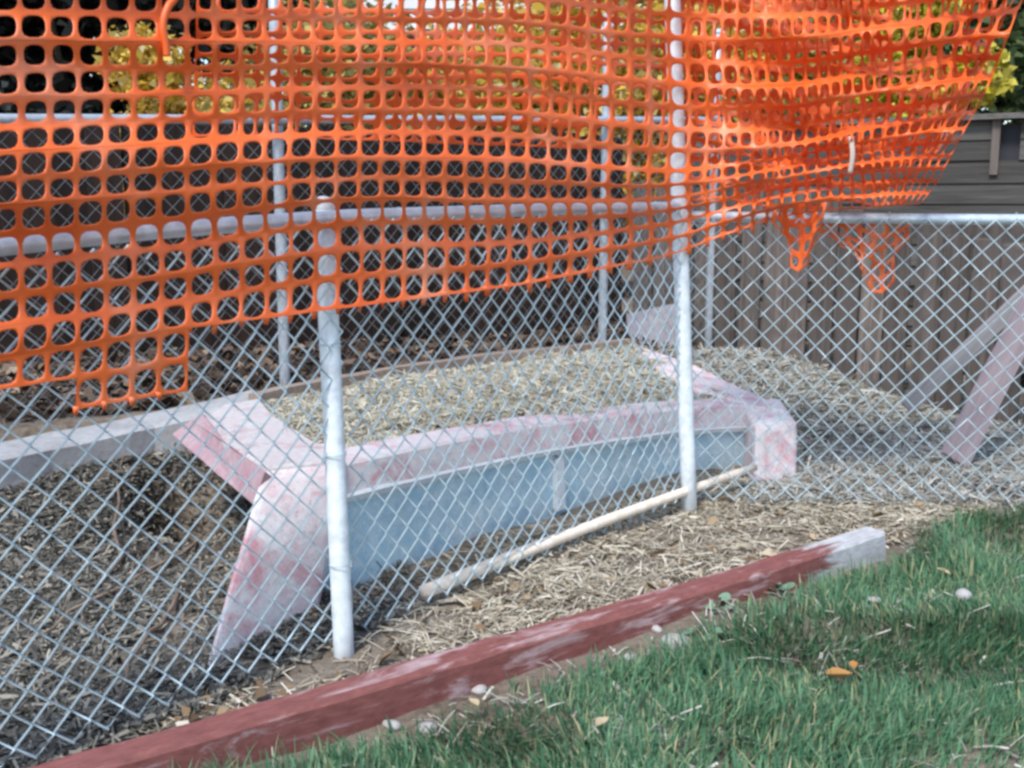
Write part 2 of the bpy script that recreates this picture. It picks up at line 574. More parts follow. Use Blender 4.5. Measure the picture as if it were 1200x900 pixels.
M_bark = wood("bark", (0.04, 0.032, 0.026), (0.14, 0.11, 0.09), (20, 20, 3))
M_gold = island_mat("golden_leaves", [(0, (0.34, 0.20, 0.03)), (0.35, (0.62, 0.40, 0.05)), (0.7, (0.78, 0.56, 0.11)), (1, (0.74, 0.64, 0.36))], 0.6, 0.35)
M_yellow = island_mat("yellow_leaves", [(0, (0.30, 0.26, 0.03)), (0.5, (0.62, 0.52, 0.04)), (1, (0.70, 0.62, 0.16))], 0.6, 0.3)
M_olive = island_mat("olive_leaves", [(0, (0.16, 0.14, 0.05)), (0.5, (0.36, 0.30, 0.10)), (1, (0.62, 0.48, 0.14))], 0.6, 0.3)
M_ever = island_mat("dark_evergreen_leaves", [(0, (0.010, 0.012, 0.012)), (0.6, (0.022, 0.026, 0.024)), (1, (0.05, 0.05, 0.04))], 0.7, 0.1)
M_green = island_mat("green_leaves", [(0, (0.03, 0.05, 0.02)), (0.6, (0.07, 0.11, 0.04)), (1, (0.14, 0.18, 0.07))], 0.6, 0.25)

def gb(px, y):
    v = D(px, 240, y)
    return (v.x, y, float(ground_h(v.x, y)))

shrub("autumn_shrub", "rounded golden shrub straight behind the net, in front of the white house", "shrub", gb(600, 11.2), 3.0, 3.1, 16000, 0.10, M_gold, "autumn shrubs behind the dark wall")
shrub("autumn_shrub", "pale olive shrub between the dark evergreen and the rounded golden shrub", "shrub", gb(400, 10.6), 2.6, 2.7, 12000, 0.09, M_olive, "autumn shrubs behind the dark wall")
shrub("autumn_shrub", "low yellow flecked shrub at the left, under the dark evergreen", "shrub", gb(220, 10.2), 2.2, 2.4, 9000, 0.08, M_gold, "autumn shrubs behind the dark wall")
shrub("autumn_shrub", "golden shrub standing behind the tall fence post", "shrub", gb(800, 11.5), 2.8, 3.2, 13000, 0.10, M_gold, "autumn shrubs behind the dark wall")
shrub("autumn_shrub", "bright yellow shrub showing through the net at the upper right", "shrub", gb(1066, 9.6), 1.15, 2.9, 9000, 0.09, M_yellow, "autumn shrubs behind the dark wall", low=0.4)
shrub("autumn_shrub", "olive shrub between the golden and the bright yellow shrubs", "shrub", gb(940, 11.0), 2.2, 3.1, 9000, 0.09, M_olive, "autumn shrubs behind the dark wall")
shrub("evergreen_tree", "dark evergreen tree at the upper left behind the net", "tree", gb(110, 13.5), 5.4, 6.6, 30000, 0.17, M_ever, None, stems=3, clumps=60, low=0.15)
shrub("evergreen_tree", "dark evergreen tree at the far upper left, behind the nearer evergreen", "tree", gb(20, 16.5), 7.0, 8.0, 26000, 0.24, M_ever, None, stems=3, clumps=70, low=0.05)
shrub("green_tree", "green leafy tree rising above the grey shed at the right", "tree", gb(1190, 12.0), 4.2, 5.0, 26000, 0.13, M_green, None, stems=3, clumps=70, low=0.15)
shrub("green_tree", "green tree right of the white house, behind the golden shrubs", "tree", gb(860, 15.5), 3.6, 5.4, 13000, 0.14, M_olive, None, stems=3, clumps=26)

# ------------------------------------------------------------------ dark plank wall behind the far fence
def board_mesh(name, w, t, h, seed, notch=0.0):
    bm = bmesh.new()
    box(bm, -w / 2, w / 2, 0, t, 0, h)
    bmesh.ops.bevel(bm, geom=list(bm.edges), offset=min(t, w) * 0.12, segments=1, affect='EDGES')
    r = random.Random(seed)
    for v in bm.verts:
        v.co.x += r.uniform(-1, 1) * w * 0.02
        v.co.y += r.uniform(-1, 1) * t * 0.06
        if v.co.z > h * 0.8:
            v.co.z += r.uniform(-1, 1) * notch + v.co.x * r.uniform(-.15, .15)
    me = bpy.data.meshes.new(name)
    bmesh.ops.recalc_face_normals(bm, faces=bm.faces)
    bm.to_mesh(me); bm.free()
    return me

def board_run(parent, a, b, w, gap, h, mat, zf, tilt=0.012, dz=0.02, dy=0.012):
    a = np.array(a, float); b = np.array(b, float)
    L = np.linalg.norm(b - a); u = (b - a) / L
    ang = math.atan2(u[1], u[0])
    meshes = [board_mesh("board", w * random.uniform(0.93, 1.05), 0.022, h, i, 0.012) for i in range(6)]
    n = int(L / (w + gap))
    for i in range(n):
        p = a + u * (i + 0.5) * (w + gap)
        o = link("board", meshes[i % 6], mat)
        z = zf(p[0], p[1])
        o.location = (p[0] - u[1] * random.uniform(-dy, dy), p[1] + u[0] * random.uniform(-dy, dy), z + random.uniform(-dz, dz))
        o.rotation_euler = (random.uniform(-tilt, tilt), random.uniform(-tilt, tilt), ang)
        bpy.context.view_layer.update()
        o.parent = parent
        o.matrix_parent_inverse = parent.matrix_world.inverted()
    return u, ang

WA = D(-160, 240, 6.0); WB = D(735, 240, 8.1)
wall = empty("plank_wall", (WA.x, WA.y, 0.3))
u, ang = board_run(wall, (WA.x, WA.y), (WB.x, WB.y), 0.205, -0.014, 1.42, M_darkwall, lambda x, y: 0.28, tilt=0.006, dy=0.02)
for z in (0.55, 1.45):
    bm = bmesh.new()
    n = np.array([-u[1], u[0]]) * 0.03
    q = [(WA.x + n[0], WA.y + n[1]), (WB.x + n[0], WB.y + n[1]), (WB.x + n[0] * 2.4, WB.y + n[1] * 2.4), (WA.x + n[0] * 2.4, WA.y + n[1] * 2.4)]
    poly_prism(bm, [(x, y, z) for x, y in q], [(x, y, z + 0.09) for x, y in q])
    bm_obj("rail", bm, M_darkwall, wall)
tag(wall, "dark brown plank wall in shade behind the far wire fence", "wall", kind="thing")

# ------------------------------------------------------------------ grey shed with horizontal boards, upper right
SA = D(800, 240, 8.3); SB = D(1330, 240, 6.75)
shed = empty("shed", (SB.x, SB.y, 0.2))
su = np.array([SB.x - SA.x, SB.y - SA.y]); SL = np.linalg.norm(su); su /= SL
sang = math.atan2(su[1], su[0])
win0, win1 = 0.735 * SL, 0.775 * SL
z = 0.15
i = 0
while z < 1.78:
    segs = [(0, SL)]
    if 1.50 < z + 0.07 < 1.74:
        segs = [(0, win0), (win1, SL)]
    for s0, s1 in segs:
        bm = bmesh.new()
        box(bm, 0, s1 - s0, 0, 0.022, 0, 0.142)
        for v in bm.verts:
            if v.co.z < 0.01: v.co.y -= 0.014
        o = bm_obj("board", bm, M_shed)
        p = np.array([SA.x, SA.y]) + su * s0
        o.location = (p[0], p[1], z + random.uniform(-.003, .003)); o.rotation_euler = (0, random.uniform(-.003, .003), sang)
        bpy.context.view_layer.update()
        o.parent = shed; o.matrix_parent_inverse = shed.matrix_world.inverted()
    z += 0.136; i += 1
def on_shed(s, off, z):
    p = np.array([SA.x, SA.y]) + su * s + np.array([-su[1], su[0]]) * off
    return (p[0], p[1], z)
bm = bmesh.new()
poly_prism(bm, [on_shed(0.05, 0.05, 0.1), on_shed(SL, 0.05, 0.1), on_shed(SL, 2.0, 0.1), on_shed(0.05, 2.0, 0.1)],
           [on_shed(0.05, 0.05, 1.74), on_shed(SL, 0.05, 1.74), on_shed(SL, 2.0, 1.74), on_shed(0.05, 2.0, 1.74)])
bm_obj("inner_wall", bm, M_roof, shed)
bm = bmesh.new()
poly_prism(bm, [on_shed(-.05, -.08, 1.765), on_shed(SL + .05, -.08, 1.765), on_shed(SL + .05, 2.1, 1.90), on_shed(-.05, 2.1, 1.90)],
           [on_shed(-.05, -.08, 1.80), on_shed(SL + .05, -.08, 1.80), on_shed(SL + .05, 2.1, 1.935), on_shed(-.05, 2.1, 1.935)])
bm_obj("roof", bm, M_shed, shed)
bm = bmesh.new()
poly_prism(bm, [on_shed(win0 - .05, -.035, 1.42), on_shed(win0, -.035, 1.42), on_shed(win0, -.012, 1.42), on_shed(win0 - .05, -.012, 1.42)],
           [on_shed(win0 - .05, -.035, 1.76), on_shed(win0, -.035, 1.76), on_shed(win0, -.012, 1.76), on_shed(win0 - .05, -.012, 1.76)])
bm_obj("opening_trim", bm, M_board, shed)
tag(shed, "low grey board shed with a dark slot opening, above the vertical board fence", "shed")

# ------------------------------------------------------------------ weathered vertical board fence, right
BA = D(742, 240, 7.55); BB = D(1330, 240, 5.75)
bfence = empty("board_fence", (BB.x, BB.y, 0.2))
board_run(bfence, (BA.x, BA.y), (BB.x, BB.y), 0.140, 0.018, 1.10, M_board, lambda x, y: float(ground_h(x, y)) - 0.06, tilt=0.02, dz=0.03, dy=0.014)
u = np.array([BB.x - BA.x, BB.y - BA.y]); L = np.linalg.norm(u); u /= L
for z in (0.42, 1.05):
    bm = bmesh.new()
    n = np.array([-u[1], u[0]])
    q = [(BA.x + n[0] * .04, BA.y + n[1] * .04), (BB.x + n[0] * .04, BB.y + n[1] * .04), (BB.x + n[0] * .08, BB.y + n[1] * .08), (BA.x + n[0] * .08, BA.y + n[1] * .08)]
    poly_prism(bm, [(x, y, z) for x, y in q], [(x, y, z + 0.085) for x, y in q])
    bm_obj("rail", bm, M_board, bfence)
tag(bfence, "weathered grey vertical board fence behind the wire fence at the right", "fence")

# pale sheet of plywood propped at the left end of the board fence
bm = bmesh.new()
q = [D(736, 404, 7.05), D(806, 432, 6.90), D(806, 352, 7.05), D(734, 368, 7.20)]
off = Vector((0.01, 0.018, 0))
poly_prism(bm, [p for p in q], [p + off for p in q])
o = bm_obj("plywood_sheet", bm, M_panel)
tag(o, "pale grey plywood sheet behind the planter, left of the board fence", "sheet")

# ------------------------------------------------------------------ chain link
def chainlink(name, a, b, z0a, z0b, z1a, z1b, parent, mat, pitch=0.082, r=0.0022, sag=0.0, seed=0, sides=5):
    rr = np.random.default_rng(seed)
    a = np.array(a, float); b = np.array(b, float)
    L = np.linalg.norm(b - a); u = (b - a) / L
    n = np.array([u[1], -u[0]])
    nw = int(L / (pitch / 2))
    H = max(z1a - z0a, z1b - z0b)
    rows = int(H / (pitch / 2))
    Vs, Qs, off = [], [], 0
    ks = np.arange(rows + 1)
    for w in range(nw):
        s = (w + 0.5 + np.where((ks + w) % 2 == 0, 0.5, -0.5) * 0.97) * pitch / 2
        tt = s / L
        zf = ks / rows
        z = (z0a + (z0b - z0a) * tt) * (1 - zf) + (z1a + (z1b - z1a) * tt) * zf
        s = s + vnoise(s * 0 + w * 0.09 + seed * 3.1, zf * 3.0, 1.0) * 0.030
        z = z + vnoise(s * 2.2 + 5 + seed, zf * 2.2, 1.0) * 0.030 * np.sin(zf * math.pi)
        d = np.where((ks + w) % 2 == 0, 1, -1) * r * 0.9 + vnoise(s * 1.5, zf * 2 + seed, 1.0) * 0.035 * np.sin(zf * math.pi)
        P = np.stack([a[0] + u[0] * s + n[0] * d, a[1] + u[1] * s + n[1] * d, z], 1)
        v, q = tube_np(P, r, sides, cap=False)
        Vs.append(v); Qs.append(q + off); off += len(v)
    o = np_mesh(name, np.concatenate(Vs), np.concatenate(Qs), mat, parent, smooth=True)
    o["kind"] = "stuff"
    return o

def post(name, base, top, r, mat, parent, cap=True):
    path = [Vector(base).lerp(Vector(top), t) for t in np.linspace(0, 1, 9)]
    o = tube(name, [tuple(p) for p in path], r, mat, parent, 16)
    if cap:
        bm = bmesh.new()
        bmesh.ops.create_uvsphere(bm, u_segments=16, v_segments=8, radius=r * 1.13)
        for v in bm.verts:
            v.co.z = v.co.z * 0.9 if v.co.z > 0 else v.co.z * 0.7
            v.co += Vector(top)
        bm_obj("post_cap", bm, mat, o, True)
    return o

def bands(p, zs, r, mat, parent):
    for z in zs:
        th = np.linspace(0, 2 * math.pi, 17)
        V = []
        for zz, rr_ in ((z - .011, r + .001), (z - .009, r + .004), (z + .009, r + .004), (z + .011, r + .001)):
            V += [(p[0] + math.cos(t) * rr_, p[1] + math.sin(t) * rr_, zz) for t in th[:-1]]
        Q = [(k * 16 + i, k * 16 + (i + 1) % 16, (k + 1) * 16 + (i + 1) % 16, (k + 1) * 16 + i) for k in range(3) for i in range(16)]
        np_mesh("tension_band", V, Q, mat, parent, True)

# far fence
far = empty("wire_fence", (FA[0], FA[1], 0.3))
F0 = FA - UF * 2.1; F2 = FB + UF * 0.95
def fpost(p, z1):
    return post("post", (p[0], p[1], 0.15), (p[0] + 0.01, p[1], z1), 0.027, M_farpost, far)
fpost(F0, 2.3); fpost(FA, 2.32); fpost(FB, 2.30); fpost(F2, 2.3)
def rail_path(a, b, za, zb, n=24, sag=0.0):
    t = np.linspace(0, 1, n)
    return np.stack([a[0] + (b[0] - a[0]) * t, a[1] + (b[1] - a[1]) * t, za + (zb - za) * t - sag * np.sin(t * math.pi)], 1)
nf = np.array([UF[1], -UF[0]]) * 0.05
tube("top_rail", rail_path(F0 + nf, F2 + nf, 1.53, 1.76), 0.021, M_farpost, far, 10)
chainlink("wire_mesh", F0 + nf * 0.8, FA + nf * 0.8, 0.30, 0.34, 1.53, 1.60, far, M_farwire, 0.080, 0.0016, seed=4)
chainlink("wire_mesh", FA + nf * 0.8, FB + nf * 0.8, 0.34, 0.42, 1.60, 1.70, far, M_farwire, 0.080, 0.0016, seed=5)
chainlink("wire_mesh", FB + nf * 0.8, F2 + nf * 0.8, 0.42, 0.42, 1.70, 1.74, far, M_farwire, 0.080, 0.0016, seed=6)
tag(far, "taller wire fence with thin grey posts behind the concrete planter", "fence")

# ------------------------------------------------------------------ low concrete wall left of the planter
lw = [G(-60, 548, 0.30), G(60, 524, 0.30), G(180, 499, 0.32), G(306, 468, 0.40)]
lw = [np.array(p) for p in lw]
bm = bmesh.new()
rings = []
for i, p in enumerate(lw):
    d = lw[min(i + 1, 3)] - lw[max(i - 1, 0)]; d[2] = 0; d /= np.linalg.norm(d)
    n = np.array([-d[1], d[0], 0])
    f = p - np.array([0, 0, 0.012])
    rings.append([bm.verts.new(tuple(q)) for q in (f - n * 0.005 + np.array([0, 0, -0.36]), f - n * 0.0, f + n * 0.03 + np.array([0, 0, .012]), f + n * 0.24 + np.array([0, 0, .014]), f + n * 0.26 + np.array([0, 0, -.34]))])
for r0, r1 in zip(rings[:-1], rings[1:]):
    for k in range(5):
        bm.faces.new((r0[k], r0[(k + 1) % 5], r1[(k + 1) % 5], r1[k]))
bm.faces.new(rings[0][::-1]); bm.faces.new(rings[-1])
rough_up(bm, 3, 0.0022, 0, 3)
o = bm_obj("kerb_wall", bm, M_kerb)
tag(o, "low bare grey concrete wall running left from the pink planter", "wall", kind="thing")

# ------------------------------------------------------------------ the painted concrete planter
FL = G(372, 548, 0.425); FR = G(905, 480, 0.275)
BR = G(742, 404, 0.38); BL = G(292, 474, 0.42)
planter = empty("concrete_planter", ((FL.x + FR.x) / 2, (FL.y + FR.y) / 2, 0))
# line of the front, and its outward direction
fv = Vector((FR.x - FL.x, FR.y - FL.y, 0)).normalized()
fo = Vector((fv.y, -fv.x, 0))

def sweep(bm, path, prof):
    """profile (out, up) points swept along a path of (point, outward) pairs"""
    rings = []
    for p, o in path:
        rings.append([bm.verts.new(p + o * a + Vector((0, 0, b))) for a, b in prof])
    m = len(prof)
    for r0, r1 in zip(rings[:-1], rings[1:]):
        for k in range(m):
            bm.faces.new((r0[k], r0[(k + 1) % m], r1[(k + 1) % m], r1[k]))
    bm.faces.new(rings[0][::-1]); bm.faces.new(rings[-1])

# front rim: traced as it sags to the right
rim_top = [(384, 540, .425), (430, 531, .420), (520, 513, .405), (610, 497, .385), (700, 485, .36), (790, 475, .335), (860, 472, .315), (905, 478, .29)]
path = []
for a, b, z in rim_top:
    path.append((G(a, b, z), fo))
prof = [(0.078, -0.104), (0.080, -0.100), (0.063, -0.008), (0.054, 0.002), (-0.10, 0.006), (-0.12, -0.13), (0.03, -0.105)]
bm = bmesh.new(); sweep(bm, path, prof); rough_up(bm, 2, 0.0009, 0, 5)
bm_obj("front_rim", bm, M_pink, planter)
# white painted lower lip of the rim
bm = bmesh.new()
lp = [(G(a, b, z), fo) for a, b, z in rim_top]
sweep(bm, lp, [(0.020, -0.120), (0.080, -0.124), (0.086, -0.104), (0.074, -0.090), (0.02, -0.10)])
rough_up(bm, 1, 0.0008, 0, 8)
bm_obj("rim_lip", bm, M_batten, planter)

# right rim: wide slab running back, rounded at the near corner
bm = bmesh.new()
rr_t = [G(862, 470, .315), G(905, 478, .29), G(930, 492, .262), G(934, 500, .245), G(900, 468, .30), G(815, 430, .36), G(744, 403, .39), G(738, 410, .38), G(800, 452, .35)]
ring = [rr_t[8], rr_t[0], rr_t[1], rr_t[2], rr_t[4], rr_t[5], rr_t[6], rr_t[7]]
poly_prism(bm, [p + Vector((0, 0, -0.22)) for p in ring], [p + Vector((0, 0, 0.004)) for p in ring])
rough_up(bm, 2, 0.0008, 0.018, 9)
bm_obj("side_rim", bm, M_pink, planter)
# right pillar under the rounded corner
a0, a1 = G(884, 562, .045), G(936, 560, .045)
t0, t1 = G(886, 500, .262), G(935, 494, .262)
back = Vector((0.02, 0.42, 0))
bm = bmesh.new()
poly_prism(bm, [Vector((a0.x, a0.y, -.1)), Vector((a1.x, a1.y, -.1)), Vector((a1.x, a1.y, -.1)) + back, Vector((a0.x, a0.y, -.1)) + back],
           [t0, t1, t1 + back + Vector((0, 0, .04)), t0 + back + Vector((0, 0, .04))])
rough_up(bm, 3, 0.0008, 0.028, 10)
bm_obj("pillar", bm, M_pink, planter)

# left buttress, sloping out to the ground
T1 = G(308, 553, .43)
T2 = path[0][0] + fo * 0.086 + fv * 0.012; T2.z = .43
B1, B2 = G(240, 786, 0.0), G(372, 722, 0.0)
bk = Vector((-0.10, 0.70, 0))
bm = bmesh.new()
dn = Vector((0, 0, -.08))
mid1 = T1.lerp(B1, 0.45) + Vector((0.004, -0.012, 0.008)); mid2 = T2.lerp(B2, 0.45) + Vector((0, -0.008, 0.006))
rings = [[B1 + dn, B2 + dn, B2 + dn + bk * 0.6, B1 + dn + bk * 0.75], [B1, B2, B2 + bk * 0.6, B1 + bk * 0.75], [mid1, mid2, mid2 + bk * 0.5, mid1 + bk * 0.6], [T1, T2, T2 + bk * 0.5, T1 + bk * 0.5]]
vr = [[bm.verts.new(p) for p in r] for r in rings]
for r0, r1 in zip(vr[:-1], vr[1:]):
    for k in range(4):
        bm.faces.new((r0[k], r0[(k + 1) % 4], r1[(k + 1) % 4], r1[k]))
bm.faces.new(vr[0][::-1]); bm.faces.new(vr[-1])
rough_up(bm, 4, 0.0008, 0.026, 12)
bm_obj("buttress", bm, M_pink, planter)

# left rim: broad pale slab, its outer edge painted pink and broken
bm = bmesh.new()
ring = [T1 + Vector((0.005, 0.012, 0.004)), T2 + Vector((-0.004, 0.014, 0.004)), G(392, 532, .434), G(360, 520, .432), G(322, 492, .43), G(304, 468, .43), G(262, 476, .425), G(238, 492, .42), G(262, 520, .425)]
poly_prism(bm, [p + Vector((0, 0, -0.05)) for p in ring], [p + Vector((0, 0, 0.008)) for p in ring])
rough_up(bm, 2, 0.0009, 0.014, 13)
bm_obj("side_rim", bm, M_pink2, planter)
bm = bmesh.new()
ring = [G(262, 520, .428), G(310, 556, .43), G(296, 594, .33), G(256, 560, .33), G(202, 512, .34), G(236, 486, .424)]
poly_prism(bm, [p + Vector((0.04, 0.07, -0.05)) for p in ring], [p + Vector((0, 0, 0.01)) for p in ring])
rough_up(bm, 2, 0.0010, 0.004, 14)
bm_obj("edge_slab", bm, M_rose, planter)
# low kerb along the back of the soil
bm = bmesh.new()
kb = [(G(a, b, z), Vector((-fo.x, -fo.y, 0))) for a, b, z in ((300, 470, .42), (420, 446, .415), (560, 424, .41), (742, 404, .395))]
sweep(bm, kb, [(0.07, -0.2), (0.07, 0.03), (-0.02, 0.034), (-0.03, -0.2)])
rough_up(bm, 3, 0.003, 0, 15)
bm_obj("back_rim", bm, M_brownkerb, planter)

# blue front panels, set back under the rim, and the white strip between them
def front_pt(px, back):
    a, b, c = ray(px, 400)
    p = FL + fo * (-back)
    # where the sight line of that column meets the panel's upright plane
    t = ((p.x) * fo.x + (p.y) * fo.y) / (a * fo.x + b * fo.y)
    return Vector((a * t, b * t, 0))
def rim_z(px):
    return float(np.interp(px, [q[0] for q in rim_top], [q[2] for q in rim_top]))
def panel(px0, px1, seed):
    bm = bmesh.new()
    xs_ = [q[0] for q in rim_top]
    pts = []
    for a in np.linspace(px0, px1, 9):
        b = float(np.interp(a, xs_, [q[1] for q in rim_top]))
        pts.append((G(a, b, rim_z(a)), fo))
    sweep(bm, pts, [(0.058, -0.52), (0.058, -0.09), (-0.05, -0.09), (-0.05, -0.52)])
    rough_up(bm, 3, 0.0012, 0.0, seed)
    return bm_obj("front_panel", bm, M_blue, planter, False)
panel(362, 638, 21)
panel(641, 896, 22)
bm = bmesh.new()
p0, p1 = front_pt(634, 0), front_pt(645, 0)
bq = G(640, float(np.interp(640, [q[0] for q in rim_top], [q[1] for q in rim_top])), rim_z(640)) + fo * 0.078
sh = Vector((bq.x, bq.y, 0)) - (p0 + p1) / 2
p0, p1 = p0 + sh, p1 + sh
q = [p0, p1, p1 - fo * 0.03, p0 - fo * 0.03]
poly_prism(bm, [Vector((p.x + .012, p.y, .02)) for p in q], [Vector((p.x, p.y, rim_z(640) - .14)) for p in q])
rough_up(bm, 2, 0.001, 0.004, 23)
bm_obj("batten", bm, M_batten, planter)

# earth inside, humped towards the back
SQ = [np.array(G(340, 548, .40)), np.array(G(862, 470, .30)), np.array(G(748, 404, .385)), np.array(G(300, 470, .41))]
def soil_pt(s, t):
    s = np.asarray(s)[..., None]; t = np.asarray(t)[..., None]
    p = (SQ[0] * (1 - s) + SQ[1] * s) * (1 - t) + (SQ[3] * (1 - s) + SQ[2] * s) * t
    p = p.copy()
    p[..., 2] += -0.012 + 0.05 * np.sin(np.clip(t[..., 0], 0, 1) * math.pi) * np.sin(s[..., 0] * math.pi) + vnoise(p[..., 0], p[..., 1], 6) * 0.03 + vnoise(p[..., 0] + 3, p[..., 1], 20) * 0.015
    return p
S, T = np.meshgrid(np.linspace(0, 1, 50), np.linspace(0, 1.12, 40))
Pm = soil_pt(S, T)
I = (np.arange(39)[:, None] * 50 + np.arange(49)[None]).ravel()
o = np_mesh("soil", Pm.reshape(-1, 3), np.stack([I, I + 1, I + 51, I + 50], 1), M_ground, planter, True)
tag(planter, "raised concrete planter with worn pink rim and faded blue front, behind the wire fence", "planter")

# ------------------------------------------------------------------ red timber edging
tr = G(1039, 654, 0.0); tl = tr + (G(120, 946, 0.0) - tr) * 1.3
dv = (tr - tl); Lt = dv.length; ang = math.atan2(dv.y, dv.x)
bm = bmesh.new()
nseg = 40
rings = []
TH, TD = 0.088, 0.092
prof = [(0, -0.02), (0.0, TH - 0.012), (0.010, TH), (TD - 0.010, TH), (TD, TH - 0.012), (TD, -0.02)]
for i in range(nseg + 1):
    x = -Lt * (1 - i / nseg)
    wob = 0.006 * math.sin(i * 0.31 + 1) + random.uniform(-.0015, .0015)
    zz = 0.006 * math.sin(i * 0.2) + random.uniform(-.001, .001)
    rings.append([bm.verts.new((x + (random.uniform(-.008, .008) if i == nseg else 0), a + wob + random.uniform(-.0012, .0012), b + zz + random.uniform(-.0015, .0015))) for a, b in prof])
m = len(prof)
for r0, r1 in zip(rings[:-1], rings[1:]):
    for k2 in range(m):
        bm.faces.new((r0[k2], r0[(k2 + 1) % m], r1[(k2 + 1) % m], r1[k2]))
bm.faces.new(rings[0][::-1]); bm.faces.new(rings[-1])
o = bm_obj("edging_timber", bm, M_timber)
o.location = (tr.x, tr.y, 0.0); o.rotation_euler = (0, 0, ang)
tag(o, "worn red painted edging timber with a bare white right end, between lawn and fence", "timber")

# ------------------------------------------------------------------ loose pole and leaning planks
pa = G(496, 694, 0.045); pb = D(884, 548, 4.66)
path = [pa.lerp(pb, t) + Vector((0, 0, 0.012 * math.sin(t * 3.1))) for t in np.linspace(0, 1, 14)]
o = tube("wooden_pole", [tuple(p) for p in path], np.linspace(0.023, 0.017, 14), M_stick, None, 10)
tag(o, "long bare wooden pole lying aslant against the planter's blue front", "pole")

def plank(name, p0, p1, w, t, mat, side):
    ax = (p1 - p0); L = ax.length
    bm = bmesh.new()
    box(bm, -w / 2, w / 2, -t / 2, t / 2, 0, L)
    rough_up(bm, 4, 0.0018, 0.004, int(w * 1000))
    o = bm_obj(name, bm, mat)
    zc = ax.normalized(); xc = (side - zc * side.dot(zc)).normalized(); yc = zc.cross(xc)
    o.matrix_world = Matrix(((xc.x, yc.x, zc.x, p0.x), (xc.y, yc.y, zc.y, p0.y), (xc.z, yc.z, zc.z, p0.z), (0, 0, 0, 1)))
    return o
side = Vector((0.55, 0.0, -0.83))
o = plank("leaning_plank", G(1118, 540, 0.06), D(1262, 258, 5.45), 0.14, 0.035, M_plank, Vector((0.8, 0.05, -0.5)))
tag(o, "wide mauve grey plank leaning by the right edge, nearer of the two", "plank")
o = plank("leaning_plank", G(1062, 478, 0.16), D(1232, 318, 5.75), 0.085, 0.03, M_plank2, Vector((0.7, 0.05, -0.6)))
tag(o, "narrow pale grey plank leaning against the board fence, behind the wide one", "plank")

# ------------------------------------------------------------------ near wire fence
near = empty("wire_fence", (P1[0], P1[1], 0))
RZ = 1.195
b1 = G(404, 770, 0.0); t1p = D(379, 243, 3.0)
post("post", (b1.x, b1.y, -0.1), (t1p.x, t1p.y, 1.225), 0.0285, M_post, near)
b2 = G(808, 602, 0.0); t2p = D(788, 0, 4.37)
tdir = (Vector(t2p) - Vector(b2)) / (t2p.z)
post("post", (b2.x - tdir.x * .1, b2.y, -0.1), (b2.x + tdir.x * 2.5, b2.y + tdir.y * 2.5, 2.5), 0.0315, M_post, near)
post("post", (P0[0], P0[1], -0.1), (P0[0], P0[1], 1.17), 0.0285, M_post, near)
post("post", (P3[0], P3[1], -0.1), (P3[0], P3[1], 1.22), 0.0285, M_post, near)
n1 = np.array([U1[1], -U1[0]])            # towards the camera side
R = []
for p, z in ((P0, 1.06), (P0 + U1 * 0.55, 1.125), (P0 + U1 * 1.2, 1.172), (P1, 1.197), (P1 + U1 * .9, 1.215), (P2, 1.222)):
    q = p + n1 * -0.0
    R.append((q[0], q[1], z))
R = np.array(R)
tt = np.linspace(0, len(R) - 1, 60)
Rp = np.stack([np.interp(tt, np.arange(len(R)), R[:, i]) for i in range(3)], 1)
for i in range(3):                         # soften the bends
    Rp[1:-1, i] = (Rp[:-2, i] + Rp[1:-1, i] * 2 + Rp[2:, i]) / 4
tube("top_rail", Rp, 0.0205, M_rail, near, 12)
tube("top_rail", rail_path(P2, P3, 1.185, 1.172, 30, 0.004), 0.0205, M_rail, near, 12)
mo = n1 * 0.026
chainlink("wire_mesh", P0 + mo, P1 + mo, 0.02, 0.03, 1.06, 1.19, near, M_wire, 0.084, 0.0036, seed=1)
chainlink("wire_mesh", P1 + mo, P2 + mo, 0.03, 0.035, 1.19, 1.21, near, M_wire, 0.084, 0.0036, seed=2)
mo2 = np.array([0, -0.026])
chainlink("wire_mesh", P2 + mo2, P3 + mo2, 0.035, 0.06, 1.18, 1.165, near, M_wire, 0.084, 0.0036, seed=3)
for q_ in (0.12, 0.38, 0.62, 0.86):
    for pa_, pb_, za_, zb_ in ((P1, P2, 1.197, 1.222), (P2, P3, 1.185, 1.172)):
        c_ = pa_ + (pb_ - pa_) * q_; u_ = (pb_ - pa_) / np.linalg.norm(pb_ - pa_)
        th = np.linspace(-0.4, 2 * math.pi + 0.3, 16)
        nn_ = np.array([u_[1], -u_[0]])
        pth = np.array([(c_[0] + nn_[0] * math.cos(t) * .0225 + u_[0] * t * .0025, c_[1] + nn_[1] * math.cos(t) * .0225 + u_[1] * t * .0025, za_ + (zb_ - za_) * q_ + math.sin(t) * .0225) for t in th])
        tube("tie_wire", pth, 0.0018, M_wire, near, 5)
for zt_ in (0.25, 0.55, 0.85):
    th = np.linspace(0, 2 * math.pi + 0.4, 16)
    f_ = zt_ / 1.225
    cx_, cy_ = b1.x + (t1p.x - b1.x) * f_, b1.y + (t1p.y - b1.y) * f_
    tube("tie_wire", np.array([(cx_ + math.cos(t) * .0305, cy_ + math.sin(t) * .0305, zt_ + t * .002) for t in th]), 0.0017, M_wire, near, 5)
tag(near, "chest high galvanised chain link fence in front of the planter, hung with orange net", "fence")

